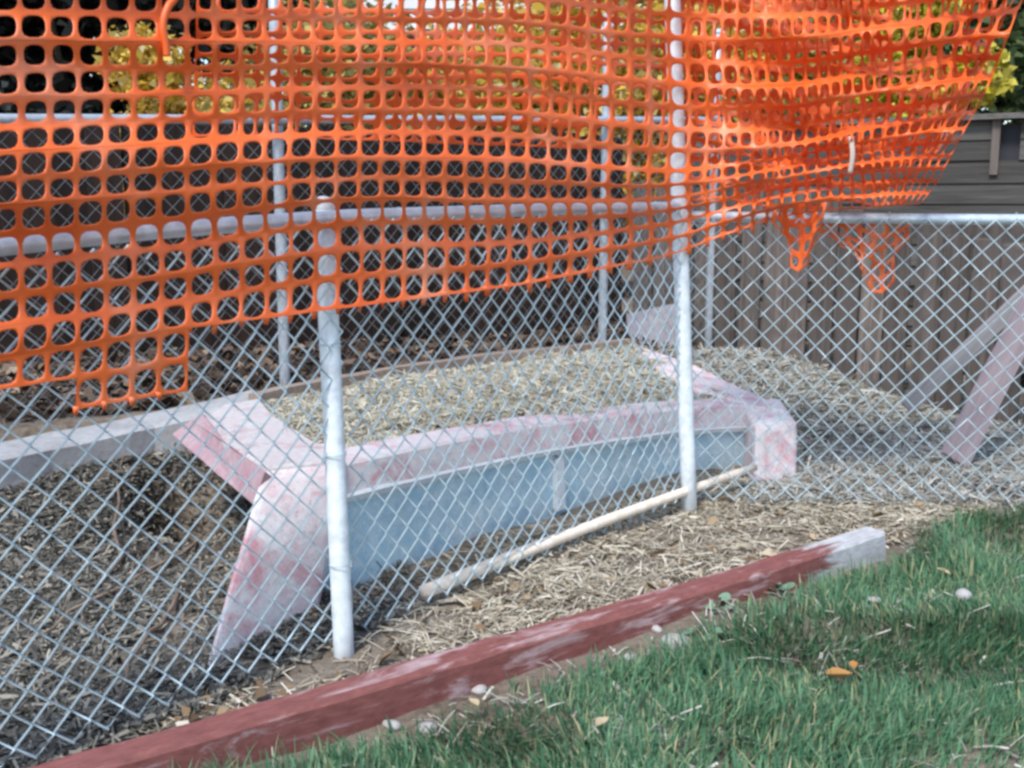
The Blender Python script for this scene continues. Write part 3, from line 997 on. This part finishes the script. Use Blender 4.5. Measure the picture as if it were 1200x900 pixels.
# ------------------------------------------------------------------ orange safety net
def crom(tab, xs):
    """smooth (Catmull-Rom) interpolation of rows of tab at fractional indices xs"""
    tab = np.asarray(tab, float)
    n = len(tab)
    i = np.clip(np.floor(xs).astype(int), 0, n - 2)
    f = xs - i
    g = lambda j: tab[np.clip(j, 0, n - 1)]
    f = f.reshape(f.shape + (1,) * (tab.ndim - 1))
    p0, p1, p2, p3 = g(i - 1), g(i), g(i + 1), g(i + 2)
    return 0.5 * (2 * p1 + (p2 - p0) * f + (2 * p0 - 5 * p1 + 4 * p2 - p3) * f ** 2 + (3 * p1 - p0 - 3 * p2 + p3) * f ** 3)

def curtain_t(px, py, off):
    a, b, c = ray(px, py)
    q1 = P1 + n1 * off
    t_1 = (q1 @ n1) / (a * n1[0] + b * n1[1])
    n2 = np.array([U2[1], -U2[0]])
    q2 = P2 + n2 * off
    t_2 = (q2 @ n2) / (a * n2[0] + b * n2[1])
    k = sstep(px, 735, 870)
    return t_1 * (1 - k) + t_2 * k, (a, b, c)
U2 = (P3 - P2) / np.linalg.norm(P3 - P2)

def net_points(px, py, off, relief):
    t, (a, b, c) = curtain_t(px, py, off)
    t = t * (1 - relief / np.maximum(t, 1))
    return np.stack([a * t, b * t, CAM_Z + c * t], -1)

def build_net(name, gpx, gpy, off, relief_fn, parent, wu=0.17, wv=0.22, keep=None, th=0.0020, K=16, p=3.0):
    """gpx, gpy: (rows, cols) junction positions; real strands with rounded openings between them"""
    nr, nc = gpx.shape
    ang = np.arange(K) * 2 * math.pi / K
    ca, sa = np.cos(ang), np.sin(ang)
    sq = 1 / np.maximum(np.abs(ca), np.abs(sa))
    se = (np.abs(ca) ** p + np.abs(sa) ** p) ** (-1 / p)
    outer = np.stack([ca * sq, sa * sq], 1) * 0.5 + 0.5
    # exact corners so neighbouring cells meet without gaps
    inner = np.stack([ca * se * (1 - wu) * 0.5 + 0.5, sa * se * (1 - wv) * 0.5 + 0.5], 1)
    midr = outer * 0.35 + inner * 0.65
    cr = np.array([[0, 0], [1, 0], [1, 1], [0, 1]], float)
    Vs, Qs, off_i = [], [], 0
    rows = np.arange(nr); cols = np.arange(nc)
    # sample junction table smoothly at any (v,u)
    def samp(v, u):
        iv = np.clip(np.floor(v).astype(int), 0, nr - 2); iu = np.clip(np.floor(u).astype(int), 0, nc - 2)
        fv = v - iv; fu = u - iu
        out = []
        for g in (gpx, gpy):
            out.append((g[iv, iu] * (1 - fu) + g[iv, iu + 1] * fu) * (1 - fv) + (g[iv + 1, iu] * (1 - fu) + g[iv + 1, iu + 1] * fu) * fv)
        return out
    jj, ii = np.meshgrid(np.arange(nr - 1), np.arange(nc - 1), indexing='ij')
    jj = jj.ravel(); ii = ii.ravel()
    if keep is not None:
        m = keep(jj, ii); jj = jj[m]; ii = ii[m]
    N = len(jj)
    # vary the opening a little from cell to cell
    jit = 1 + rng.uniform(-0.10, 0.08, (N, 1))
    def ring(pts, vary):
        c = (pts[None] - 0.5)
        if vary: c = c * jit[..., None]
        c = c + 0.5
        u = ii[:, None] + np.clip(c[..., 0], 0, 1) + 0 * c[..., 1]; v = jj[:, None] + np.clip(c[..., 1], 0, 1)
        px, py = samp(v, u)
        return net_points(px, py, off, relief_fn(u, v, px, py))
    po = ring(np.repeat(outer[None], 1, 0)[0], False); pm = ring(midr, False); pi = ring(inner, True)
    # surface direction for thickness
    d1 = po[:, 0] - po[:, K // 2]; d2 = po[:, K // 4] - po[:, 3 * K // 4]
    nn = np.cross(d1, d2); nn /= np.linalg.norm(nn, axis=1)[:, None] + 1e-9
    flip = np.where(nn[:, 1] > 0, -1.0, 1.0)[:, None]
    nn = (nn * flip)[:, None, :]
    A = [po + nn * th * 0.9, pm + nn * th, pi + nn * th * 0.2, pi - nn * th * 0.2, pm - nn * th, po - nn * th * 0.9]
    W = np.stack(A, 1)                      # N, 6, K, 3
    verts = W.reshape(-1, 3)
    base = (np.arange(N) * 6 * K)[:, None, None]
    rI = (np.arange(5) * K)[None, :, None]
    kI = np.arange(K)[None, None, :]; k2 = (np.arange(K) + 1) % K; k2 = k2[None, None, :]
    Q = np.stack([base + rI + kI, base + rI + k2, base + rI + K + k2, base + rI + K + kI], -1).reshape(-1, 4)
    return np_mesh(name, verts, Q, M_net, parent, True)

# how the rows of the net hang: y of each row along x, lowest row first, then the free right edge
XS = [-110, -60, 0, 200, 400, 600, 780, 920, 1020]
ROWS = [
    ([436, 428, 418, 388, 362, 335, 300, 254, 244], (1078, 239)),
    ([400, 392, 382, 355, 325, 309, 280, 241, 229], (1088, 226)),
    ([363, 355, 345, 322, 292, 284, 262, 229, 213], (1098, 212)),
    ([328, 320, 310, 290, 262, 259, 247, 218, 201], (1107, 197)),
    ([292, 284, 275, 257, 234, 235, 232, 208, 190], (1116, 182)),
    ([257, 249, 240, 225, 210, 212, 218, 197, 178], (1125, 166)),
    ([227, 219, 210, 198, 186, 187, 200, 185, 165], (1133, 150)),
    ([195, 187, 178, 168, 156, 158, 176, 170, 150], (1142, 132)),
    ([166, 158, 150, 140, 130, 132, 151, 150, 130], (1152, 112)),
    ([132, 124, 115, 110, 103, 105, 124, 125, 108], (1162, 90)),
    ([98, 90, 82, 80, 76, 80, 98, 100, 85], (1172, 66)),
    ([65, 57, 48, 49, 50, 52, 70, 74, 60], (1184, 40)),
    ([30, 22, 15, 18, 22, 26, 44, 46, 34], (1196, 12)),
    ([-2, -10, -18, -14, -8, -4, 16, 18, 8], (1208, -16)),
    ([-37, -45, -52, -46, -38, -34, -12, -12, -20], (1220, -45)),
    ([-72, -80, -86, -78, -68, -64, -40, -42, -50], (1232, -76)),
    ([-107, -115, -120, -110, -98, -94, -70, -72, -80], (1244, -108)),
]
XS = [-330] + XS
ROWS = [([ys[0] + 33] + ys, e) for ys, e in ROWS]
# junction columns: spacing as the net hangs, closing up to the right
cols = [-110.0 - 33.5 * 6]
while cols[-1] < 1020:
    x = cols[-1]
    cols.append(x + float(np.interp(x, [0, 200, 300, 450, 780, 860, 950, 1020], [33.5, 32, 29, 25, 23.0, 17, 14, 12])))
cols = np.array(cols)
nend = 8
U_x = np.concatenate([cols, np.linspace(0, 1, nend + 1)[1:] + 5000])
gpx = np.zeros((len(ROWS), len(U_x))); gpy = np.zeros_like(gpx)
for r_, (ys, (ex, ey)) in enumerate(ROWS):
    xs_all = np.array(XS + [ex], float); ys_all = np.array(ys + [ey], float)
    xlast = cols[-1]
    px = np.where(U_x < 4000, U_x, xlast + (ex - xlast) * (U_x - 5000))
    # rows spread towards the free edge: shear the columns gradually
    k = np.clip((px - 780) / (xlast - 780), 0, 1)
    idx = np.interp(px, xs_all, np.arange(len(xs_all)))
    gpy[r_] = crom(ys_all, idx)
    gpx[r_] = px + rng.normal(size=len(px)) * 0.5 + 1.6 * np.sin(r_ * 0.9)
    gpy[r_] += rng.normal(size=len(px)) * 0.5
def relief_main(u, v, px, py):
    w = 0.012 * np.sin(v * 1.25 + 0.6 + px * 0.002) + 0.010 * np.sin(v * 2.9 + px * 0.006) + 0.016 * np.sin(px * 0.016 + v * 0.35) + 0.02 * vnoise(u * 0.21, v * 0.4, 1.0)
    pleat = sstep(px, 800, 960) * (0.075 * np.sin(v * 2.3 + px * 0.012) + 0.05 * np.sin(px * 0.055 + v * 0.5))
    bulge = 0.05 * np.exp(-((py - 200) / 60) ** 2)
    return w + pleat + bulge + 0.02
net = empty("safety_net", (P1[0], P1[1] - 0.06, 0.8))
build_net("upper_sheet", gpx, gpy, 0.055, relief_main, net)

# two extra rows hang lower at the far left, torn off short
g2y = np.stack([gpy[0] + 74, gpy[0] + 37, gpy[0]]); g2x = np.stack([gpx[0] - 2, gpx[0] - 1, gpx[0]])
ncut = int(np.searchsorted(cols, 200))
def keep_low(j, i):
    px = g2x[0][np.clip(i, 0, len(cols) - 1)]
    return (i < ncut) & ~((j == 0) & (px < 60))
build_net("torn_strip", g2x, g2y, 0.055, lambda u, v, px, py: relief_main(u, v * 0 + 0.0, px, py) - 0.004 * (2 - v), net, keep=keep_low)

# stubs of broken strands along the bottom edge
Vs, Qs, oi = [], [], 0
for c in range(2, len(cols) - 1):
    for (row_x, row_y, ok) in ((gpx[0], gpy[0], c >= ncut and cols[c] < 900), (g2x[0], g2y[0], c < ncut and cols[c] > 60)):
        if not ok: continue
        l = random.uniform(5, 11); w = random.uniform(3.0, 4.4)
        x0, y0 = row_x[c], row_y[c] - 3.4
        q = np.array([(x0 - w, y0), (x0 + w, y0), (x0 + w * .45 + random.uniform(-2, 2), y0 + 3.5 + l), (x0 - w * .45 + random.uniform(-2, 2), y0 + 3.0 + l)])
        P = net_points(q[:, 0], q[:, 1], 0.055, relief_main(np.full(4, float(c)), np.zeros(4), q[:, 0], q[:, 1]))
        back_ = P + np.array([0.001, 0.003, 0])
        Vs.append(np.vstack([P, back_]))
        Qs.append(np.array([(0, 1, 2, 3), (7, 6, 5, 4), (0, 4, 5, 1), (1, 5, 6, 2), (2, 6, 7, 3), (3, 7, 4, 0)]) + oi); oi += 8
np_mesh("frayed_edge", np.concatenate(Vs), np.concatenate(Qs), M_net, net)["kind"] = "stuff"

# the folded-back second layer of the net, behind the first
c2 = [225.0]
while c2[-1] < 1150:
    x = c2[-1]
    c2.append(x + float(np.interp(x, [225, 400, 800, 1150], [25, 23, 19, 14])))
c2 = np.array(c2)
r2 = np.arange(0, 10)
h2x = np.zeros((len(r2), len(c2))); h2y = np.zeros_like(h2x)
for k_ in r2:
    base_y = np.interp(c2, [225, 400, 600, 780, 920, 1020, 1150], [160, 166, 168, 178, 190, 186, 160])
    top_y = np.interp(c2, [225, 400, 600, 780, 920, 1020, 1150], [-60, -60, -60, -50, -50, -50, -60])
    f = k_ / (len(r2) - 1)
    h2y[k_] = base_y * (1 - f) + top_y * f + 3 * np.sin(c2 * 0.013 + k_) + rng.normal(size=len(c2)) * 0.5
    h2x[k_] = c2 + 8 * f + rng.normal(size=len(c2)) * 0.5
h2x = np.minimum(h2x, np.interp(h2y, [-120, 12, 66, 132, 182, 239], [1240, 1190, 1166, 1136, 1108, 1072]) - 0.3 * np.maximum(0, 1160 - c2)[None] * (c2 > 1060)[None])
build_net("folded_sheet", h2x, h2y, -0.14, lambda u, v, px, py: 0.035 * np.sin(v * 0.9 + px * 0.01) + 0.02 * np.sin(px * 0.03) + 0.0 * u, net, wu=0.17, wv=0.21)

# third, crumpled layer where the net is gathered at the right
c3 = np.arange(800, 1190, 13.0)
h3x = np.zeros((14, len(c3))); h3y = np.zeros_like(h3x)
for k_ in range(14):
    f = k_ / 13
    b_y = np.interp(c3, [800, 920, 1020, 1075, 1190], [235, 240, 238, 232, 150])
    h3y[k_] = b_y * (1 - f) + (-70 + 0.1 * (c3 - 800)) * f + 4 * np.sin(c3 * 0.05 + k_ * 0.8) + rng.normal(size=len(c3)) * 0.8
    h3x[k_] = np.minimum(c3 + 14 * f * (c3 > 1000) + 4 * np.sin(k_ * 0.9 + c3 * 0.02), 1082 + 118 * f + 10) + rng.normal(size=len(c3)) * 0.6
keep3 = lambda j, i: ~((c3[i] > 1030) & (c3[i] < 1100) & (j > 6) & (j < 12))
h3x = np.minimum(h3x, np.interp(h3y, [-120, 12, 66, 132, 182, 239], [1240, 1192, 1168, 1138, 1110, 1074]) - 0.25 * np.maximum(0, 1190 - c3)[None] * (c3 > 1060)[None])
build_net("gathered_sheet", h3x, h3y, -0.05, lambda u, v, px, py: 0.05 * np.sin(v * 1.7 + px * 0.04) + 0.03 * np.sin(px * 0.09), net, wu=0.24, wv=0.26, keep=keep3)

# torn flaps by the right rail: one over the rail, one hanging behind the wire
f1x, f1y = np.meshgrid(np.linspace(908, 966, 5), np.linspace(0, 1, 5))
dep = np.interp(f1x, [908, 925, 945, 966], [286, 318, 322, 286])
f1y2 = 240 + (dep - 240) * f1y
build_net("torn_flap", f1x + 4 * np.sin(f1y * 4 + f1x * .1), f1y2 + rng.normal(size=f1y2.shape) * 2.2, 0.05, lambda u, v, px, py: 0.03 * np.sin(u * 1.9 + v), net, wu=0.42, wv=0.42, keep=lambda j, i: ~(((j == 3) & ((i == 0) | (i == 3))) | ((j == 2) & (i == 0))))
f2x, f2y = np.meshgrid(np.linspace(960, 1068, 8), np.linspace(0, 1, 6))
dep = np.interp(f2x, [960, 990, 1020, 1040, 1052, 1068], [284, 302, 338, 346, 330, 292])
f2y2 = 258 + (dep - 258) * f2y
f2xx = f2x + (1028 - f2x) * 0.30 * f2y ** 2 + 3 * np.sin(f2y * 5 + f2x * 0.08)
mask2 = {(4, 0), (4, 1), (3, 0), (4, 6), (3, 6), (2, 5), (3, 3), (1, 1)}
build_net("torn_flap", f2xx, f2y2 + rng.normal(size=f2y2.shape) * 2.4, -0.03, lambda u, v, px, py: 0.025 * np.sin(u * 1.6 + v * 0.8), net, wu=0.36, wv=0.38,
          keep=lambda j, i: np.array([(a_, b_) not in mask2 for a_, b_ in zip(j, i)]))
# loose strand over the top left
q = [(214, -60), (208, -10), (197, 8), (191, 28), (194, 50), (196, 66)]
P = net_points(np.array([a for a, b in q], float), np.array([b for a, b in q], float), 0.10, np.zeros(6))
tt = np.linspace(0, 5, 24)
tube("loose_strand", crom(P, tt), 0.0085, M_net, net, 8)
tag(net, "orange plastic safety net draped over the top of the wire fence", "net")

# short beige tie on the gathered net
pt = net_points(np.array([997., 999., 996.]), np.array([160., 182., 203.]), 0.09, np.array([0.10, 0.11, 0.10]))
o = tube("cable_tie", crom(pt, np.linspace(0, 2, 9)), 0.010, M_stick, None, 6)
tag(o, "short beige tie gripping the bunched orange net at the right", "tie")

# ------------------------------------------------------------------ loose litter
def blades_at(name, P, length, width, mat, kindlabel, tilt=0.25, bend=0.25, seg=2):
    n = len(P)
    az = rng.uniform(0, 2 * math.pi, n)
    el = np.abs(rng.normal(0, tilt, n))
    L = length * np.clip(rng.lognormal(-0.25, 0.55, n), 0.2, 2.6)
    W = width * np.clip(rng.lognormal(-0.1, 0.5, n), 0.35, 3.0)
    d = np.stack([np.cos(az) * np.cos(el), np.sin(az) * np.cos(el), np.sin(el)], 1)
    s = np.stack([-np.sin(az), np.cos(az), rng.normal(0, 0.4, n)], 1)
    up = np.array([0, 0, 1.0])
    Vs = []
    for k in range(seg + 1):
        f = k / seg - 0.5
        c = P + d * (L * f)[:, None] + up * (bend * L * (0.25 - f * f))[:, None] * rng.uniform(0.2, 1, n)[:, None]
        Vs += [c - s * (W / 2)[:, None], c + s * (W / 2)[:, None]]
    V = np.stack(Vs, 1)
    m = 2 * (seg + 1)
    base = (np.arange(n) * m)[:, None]
    Q = np.concatenate([base + np.array([2 * k, 2 * k + 1, 2 * k + 3, 2 * k + 2])[None] for k in range(seg)], 0)
    o = np_mesh(name, V.reshape(-1, 3), Q, mat)
    return o

def sample_ground(n, x0, x1, y0, y1, ok):
    x = rng.uniform(x0, x1, n); y = rng.uniform(y0, y1, n)
    m = ok(x, y) & (rng.random(n) < np.clip(0.62 + 1.3 * vnoise(x, y, 5.0) + 0.7 * vnoise(x + 5, y, 15.0), 0.12, 1))
    x, y = x[m], y[m]
    return np.stack([x, y, ground_h(x, y) + 0.004], 1)

def behind_near(x, y, lo=0.0):
    f1 = (x - P1[0]) * -n1[0] + (y - P1[1]) * -n1[1]
    f2 = y - P2[1]
    return np.where(x < P2[0], f1, f2) > lo
def in_front_of_planter(x, y):
    return ((x - FL.x) * fo.x + (y - FL.y) * fo.y) > -0.02
def near_timber_back(x, y):
    nt_ = np.array([-dv.y, dv.x]) / Lt
    return (x - tr.x) * nt_[0] + (y - tr.y) * nt_[1] > TD + 0.005

M_straw = island_mat("dry_straw", [(0, (0.19, 0.16, 0.115)), (0.4, (0.41, 0.355, 0.255)), (0.8, (0.57, 0.505, 0.385)), (1, (0.70, 0.65, 0.54))], 0.8)
M_straw_g = island_mat("dry_grass_clippings", [(0, (0.27, 0.25, 0.18)), (0.35, (0.45, 0.43, 0.31)), (0.6, (0.57, 0.54, 0.43)), (0.85, (0.68, 0.64, 0.54)), (1, (0.50, 0.38, 0.29))], 0.8)
M_mulch = island_mat("dark_mulch", [(0, (0.050, 0.048, 0.042)), (0.5, (0.14, 0.132, 0.11)), (0.82, (0.24, 0.225, 0.185)), (1, (0.42, 0.38, 0.30))], 0.9)
M_litter = island_mat("brown_leaf_litter", [(0, (0.09, 0.055, 0.030)), (0.5, (0.24, 0.16, 0.09)), (0.85, (0.40, 0.29, 0.17)), (1, (0.55, 0.47, 0.33))], 0.85)

# clippings on the planter
n = 42000
P = soil_pt(rng.random(n) * 0.98 + .01, rng.random(n) ** 0.9 * 1.05)
P[:, 2] += rng.uniform(0.002, 0.018, n)
tag(blades_at("straw", P, 0.060, 0.0030, M_straw_g, None, 0.3, 0.3), "dry grass clippings heaped on the planter's soil", None, kind="stuff")
n = 500
P = soil_pt(rng.random(n) * 0.98 + .01, rng.random(n) * 1.05); P[:, 2] += 0.015
tag(leaves_at("leaf_litter", P, 0.028, M_straw_g, flat=0.4), "curled dead leaves lying on the planter's soil", None, kind="stuff")

# straw between timber, fence and planter, thicker to the right
P = sample_ground(110000, -0.9, 2.0, 2.3, 5.0, lambda x, y: near_timber_back(x, y) & in_front_of_planter(x, y) & (rng.random(len(x)) < 0.10 + 0.9 * sstep(x, -0.7, 0.5)))
P[:, 2] += rng.uniform(0, 0.016, len(P))
tag(blades_at("straw", P, 0.065, 0.0034, M_straw, None, 0.22, 0.3), "tan straw and dry needles along the foot of the planter", None, kind="stuff")
P = sample_ground(2200, -0.9, 2.0, 2.3, 5.0, lambda x, y: near_timber_back(x, y) & in_front_of_planter(x, y))
P[:, 2] += rng.uniform(0.004, 0.02, len(P))
tag(leaves_at("leaf_litter", P, 0.038, M_litter, flat=0.4), "brown dead leaves between the red timber and the planter", None, kind="stuff")
# dark mulch to the left of the planter
P = sample_ground(120000, -2.4, -0.35, 2.2, 4.8, lambda x, y: behind_near(x, y, -0.05) & near_timber_back(x, y) & (((x + 1.93) * -0.597 + (y - 4.35) * 0.802) < 0.02))
P[:, 2] += rng.uniform(0, 0.02, len(P))
tag(blades_at("mulch", P, 0.045, 0.0055, M_mulch, None, 0.35, 0.2), "dark brown mulch and twigs left of the planter", None, kind="stuff")
# straw bank at the right
P = sample_ground(100000, 0.95, 3.0, 4.35, 7.0, lambda x, y: ~((x < 1.3) & (y > 4.9) & (y < 6.2) & (x < 1.3 - (y - 4.9) * 0.41)))
P[:, 2] += rng.uniform(0, 0.02, len(P))
M_straw2 = island_mat("grey_straw", [(0, (0.22, 0.205, 0.17)), (0.5, (0.42, 0.40, 0.335)), (0.9, (0.58, 0.555, 0.48)), (1, (0.70, 0.67, 0.57))], 0.85)
tag(blades_at("straw", P, 0.075, 0.0045, M_straw2, None, 0.3, 0.3), "greyish straw bank in front of the board fence", None, kind="stuff")
# leaf litter on the bank behind the planter
P = sample_ground(30000, -3.2, 1.2, 4.4, 9.0, lambda x, y: (((x + 1.93) * -0.597 + (y - 4.35) * 0.802) > 0.28))
P[:, 2] += rng.uniform(0.004, 0.03, len(P))
M_litter2 = island_mat("old_leaf_litter", [(0, (0.030, 0.020, 0.015)), (0.6, (0.085, 0.058, 0.04)), (0.9, (0.20, 0.135, 0.09)), (1, (0.32, 0.24, 0.16))], 0.9)
tag(leaves_at("leaf_litter", P, 0.075, M_litter2, flat=0.35), "old brown leaves on the bank behind the far wire fence", None, kind="stuff")

# twigs in the left bed
M_twig = wood("dry_twig", (0.16, 0.12, 0.09), (0.38, 0.31, 0.24), (20, 20, 3))
for (x0, y0, x1, y1, lab) in ((150, 470, 128, 690, "thin pale twig standing in the dark mulch by the low wall"), (30, 760, 230, 640, "long pale twig lying across the dark mulch"), (120, 850, 210, 700, "crooked twig lying in the mulch close to the fence")):
    a = G(x0, y0, 0.32) if y0 < 500 else G(x0, y0, 0.02)
    b = G(x1, y1, 0.02)
    if y0 >= 500: a.z = b.z = 0.035
    tt = np.linspace(0, 1, 9)
    path = np.array([a.lerp(b, t) for t in tt]) + rng.normal(size=(9, 3)) * 0.012
    o = tube("twig", path, np.linspace(0.004, 0.0075, 9), M_twig, None, 6)
    tag(o, lab, "twig", "twigs in the mulch")

# ------------------------------------------------------------------ lawn
def grass(n):
    x = rng.uniform(-1.4, 3.2, n); y = rng.uniform(1.7, 5.0, n)
    g = in_grass(x, y)
    dens = sstep(g, -0.02, 0.22) * np.clip(0.95 + 1.3 * vnoise(x, y, 2.3), 0.3, 1.3) * np.clip(0.95 + 1.2 * vnoise(x + 4, y, 7), 0.2, 1.2)
    d_t = (x - tr.x) * (-dv.y / Lt) + (y - tr.y) * (dv.x / Lt)
    on_timber = (d_t > -0.012) & (x < tr.x + 0.02)
    m = (rng.random(n) < dens) & ~on_timber
    x, y, g = x[m], y[m], g[m]
    n = len(x)
    z = ground_h(x, y)
    tall = 0.65 + 0.9 * np.clip(vnoise(x, y, 4.0) + 0.5, 0, 1)
    L = 0.055 * tall * rng.uniform(0.5, 1.4, n)
    W = 0.0036 * np.clip(rng.lognormal(0, 0.45, n), 0.4, 2.6)
    az = rng.uniform(0, 2 * math.pi, n) * 0.55 + vnoise(x, y, 2.1) * 8.0
    lean = np.abs(rng.normal(0.6, 0.38, n))
    s = np.stack([-np.sin(az), np.cos(az), 0 * az], 1)
    h = np.stack([np.cos(az), np.sin(az), 0 * az], 1)
    Vs = []
    for k, (f, wf) in enumerate(((0, 1), (0.38, 0.9), (0.72, 0.62), (1.0, 0.10))):
        c = np.stack([x, y, z - 0.004], 1) + h * (L * np.sin(lean) * f ** 1.7)[:, None] + np.array([0, 0, 1.0]) * (L * (f - 0.42 * np.sin(lean) * f * f))[:, None]
        Vs += [c - s * (W * wf / 2)[:, None], c + s * (W * wf / 2)[:, None]]
    V = np.stack(Vs, 1)
    base = (np.arange(n) * 8)[:, None]
    Q = np.concatenate([base + np.array([2 * k, 2 * k + 1, 2 * k + 3, 2 * k + 2])[None] for k in range(3)], 0)
    return np_mesh("lawn_grass", V.reshape(-1, 3), Q, M_grass)
M_grass = island_mat("lawn_blades", [(0, (0.038, 0.110, 0.055)), (0.45, (0.072, 0.195, 0.092)), (0.8, (0.13, 0.275, 0.14)), (0.90, (0.28, 0.34, 0.17)), (1, (0.42, 0.36, 0.20))], 0.55, 0.2, 0.4)
tag(grass(230000), "green lawn grass in front of the red timber", None, kind="stuff")

g_n = 8000
P = sample_ground(g_n, -1.2, 3.0, 1.9, 4.7, lambda x, y: (in_grass(x, y) > -0.35) & (((x - tr.x) * (-dv.y / Lt) + (y - tr.y) * (dv.x / Lt) < -0.02) | (x > tr.x + 0.05)))
P[:, 2] += rng.uniform(0.0, 0.022, len(P))
tag(blades_at("thatch", P, 0.05, 0.0030, M_straw2, None, 0.3, 0.3), "dry bits and dead blades strewn through the lawn", None, kind="stuff")

# bare strip: small stones and dry bits along the timber
def pebble(name, p, r, mat, label, cat="stone", group=None, flat=0.6):
    bm = bmesh.new()
    bmesh.ops.create_icosphere(bm, subdivisions=2, radius=r)
    rr_ = random.Random(int(abs(p[0]) * 1e4))
    ph = rr_.uniform(0, 6)
    for v in bm.verts:
        k = 1 + 0.16 * math.sin(v.co.x / r * 2.3 + ph) + 0.12 * math.sin(v.co.y / r * 3.1 + ph * 2) + rr_.uniform(-.05, .05)
        v.co = Vector((v.co.x * k * 1.2, v.co.y * k, v.co.z * k * flat))
    o = bm_obj(name, bm, mat, None, True)
    o.location = (p[0], p[1], float(ground_h(p[0], p[1])) + r * flat * 0.5)
    o.rotation_euler = (0, 0, rr_.uniform(0, 6))
    tag(o, label, cat, group)
    return o
M_stone = concrete_paint("pale_stone", (0.40, 0.38, 0.36), (0.50, 0.48, 0.46), 0.5, (0.36, 0.33, 0.31))
for px, py, r, lab in ((792, 758, .042, "largest pale stone on the bare strip below the red timber"), (770, 742, .018, "small pale stone between the red timber and the largest pale stone"), (560, 806, .020, "pale stone in the bare soil under the middle of the timber"),
                       (500, 852, .024, "pale stone near the grass edge at the lower middle"), (458, 846, .020, "pale stone in the sparse grass at the lower left"), (1128, 710, .026, "white stone alone in the lawn at the right"), (1024, 716, .017, "small white stone in the lawn left of the bigger white one"), (738, 770, .016, "small stone in bare soil left of the largest pale stone")):
    g_ = G(px, py)
    o = pebble("stone", g_, r, M_stone, lab, "stone", "pale stones in lawn and soil")
    if px > 1000: o.location.z += 0.03
# fallen leaves in the lawn
M_leaf_o = island_mat("orange_dead_leaf", [(0, (0.42, 0.20, 0.06)), (1, (0.50, 0.27, 0.09))], 0.6, 0.2)
M_leaf_t = island_mat("tan_dead_leaf", [(0, (0.44, 0.34, 0.20)), (1, (0.58, 0.47, 0.30))], 0.6, 0.2)
def dead_leaf(px, py, s, mat, label, rz):
    g_ = G(px, py, 0.035)
    bm = bmesh.new()
    pts = [(-.5, 0), (-.32, .16), (-.1, .27), (.12, .25), (.32, .15), (.55, 0), (.32, -.15), (.12, -.25), (-.1, -.27), (-.32, -.16)]
    cs = [bm.verts.new((x * s, y * s, (abs(y) * 0.9 + x * x * 0.5) * s)) for x, y in pts]
    md = [bm.verts.new((x * s, 0, (x * x * 0.5) * s)) for x in (-.3, 0, .3)]
    up_ = [cs[0], cs[1], cs[2], cs[3], cs[4], cs[5]]; lo_ = [cs[0], cs[9], cs[8], cs[7], cs[6], cs[5]]
    for e in (up_, lo_):
        bm.faces.new((e[0], e[1], md[0])); bm.faces.new((e[1], e[2], md[1], md[0])); bm.faces.new((e[2], e[3], md[1])); bm.faces.new((e[3], e[4], md[2], md[1])); bm.faces.new((e[4], e[5], md[2]))
    o = bm_obj("dead_leaf", bm, mat, None, True)
    o.location = (g_.x, g_.y, float(ground_h(g_.x, g_.y)) + 0.045)
    o.rotation_euler = (random.uniform(-.3, .3), random.uniform(-.3, .3), rz)
    tag(o, label, "leaf", "dead leaves on the lawn")
dead_leaf(982, 797, .075, M_leaf_o, "curled orange leaf in the lawn at the lower right", 0.2)
dead_leaf(1000, 786, .045, M_leaf_o, "small orange leaf standing at the curled orange leaf's right", 1.4)
dead_leaf(705, 853, .05, M_leaf_t, "tan leaf in the grass at the lower middle", 0.9)
dead_leaf(555, 829, .045, M_leaf_t, "tan leaf at the edge of the sparse grass below the timber", 2.1)
dead_leaf(1105, 672, .05, M_leaf_t, "tan leaf in the lawn right of the timber's white end", 2.6)

# broad leaved weeds at the timber
M_weed = island_mat("weed_leaves", [(0, (0.12, 0.24, 0.15)), (1, (0.24, 0.38, 0.26))], 0.5, 0.25)
def weed(px, py, label, nl, s):
    b = G(px, py)
    zb = float(ground_h(b.x, b.y))
    t = empty("weed", (b.x, b.y, zb))
    for i in range(nl):
        a = i * 2.4 + random.uniform(-.3, .3); r = s * random.uniform(0.5, 1.4)
        c = Vector((b.x + math.cos(a) * r, b.y + math.sin(a) * r, zb + s * random.uniform(0.5, 1.3)))
        bm = bmesh.new()
        cv = bm.verts.new((0, 0, -0.15 * s))
        ring = []
        for k in range(10):
            th = k * 2 * math.pi / 10
            rad = s * 0.62 * (0.55 if k == 5 else 1.0) * (1 + 0.08 * math.sin(3 * th))
            ring.append(bm.verts.new((math.cos(th) * rad, math.sin(th) * rad, 0.04 * s * math.sin(2 * th))))
        for k in range(10):
            bm.faces.new((cv, ring[k], ring[(k + 1) % 10]))
        o = bm_obj("leaf", bm, M_weed, None, True)
        o.location = c; o.rotation_euler = (random.uniform(-.5, .3), random.uniform(-.4, .4), a)
        bpy.context.view_layer.update()
        o.parent = t; o.matrix_parent_inverse = t.matrix_world.inverted()
        path = np.array([(b.x, b.y, zb - .01), ((b.x + c.x) / 2, (b.y + c.y) / 2, zb + (c.z - zb) * .7), (c.x, c.y, c.z - .12 * s)])
        tube("stalk", path, 0.0018, M_weed, t, 5)
    tag(t, label, "weed", "broad leaved weeds by the timber")
weed(905, 698, "round leaved weed against the red timber, rightmost of the three", 6, 0.035)
weed(838, 722, "round leaved weed below the middle of the red timber", 6, 0.032)
weed(824, 752, "low round leaved weed beside the largest pale stone", 7, 0.034)
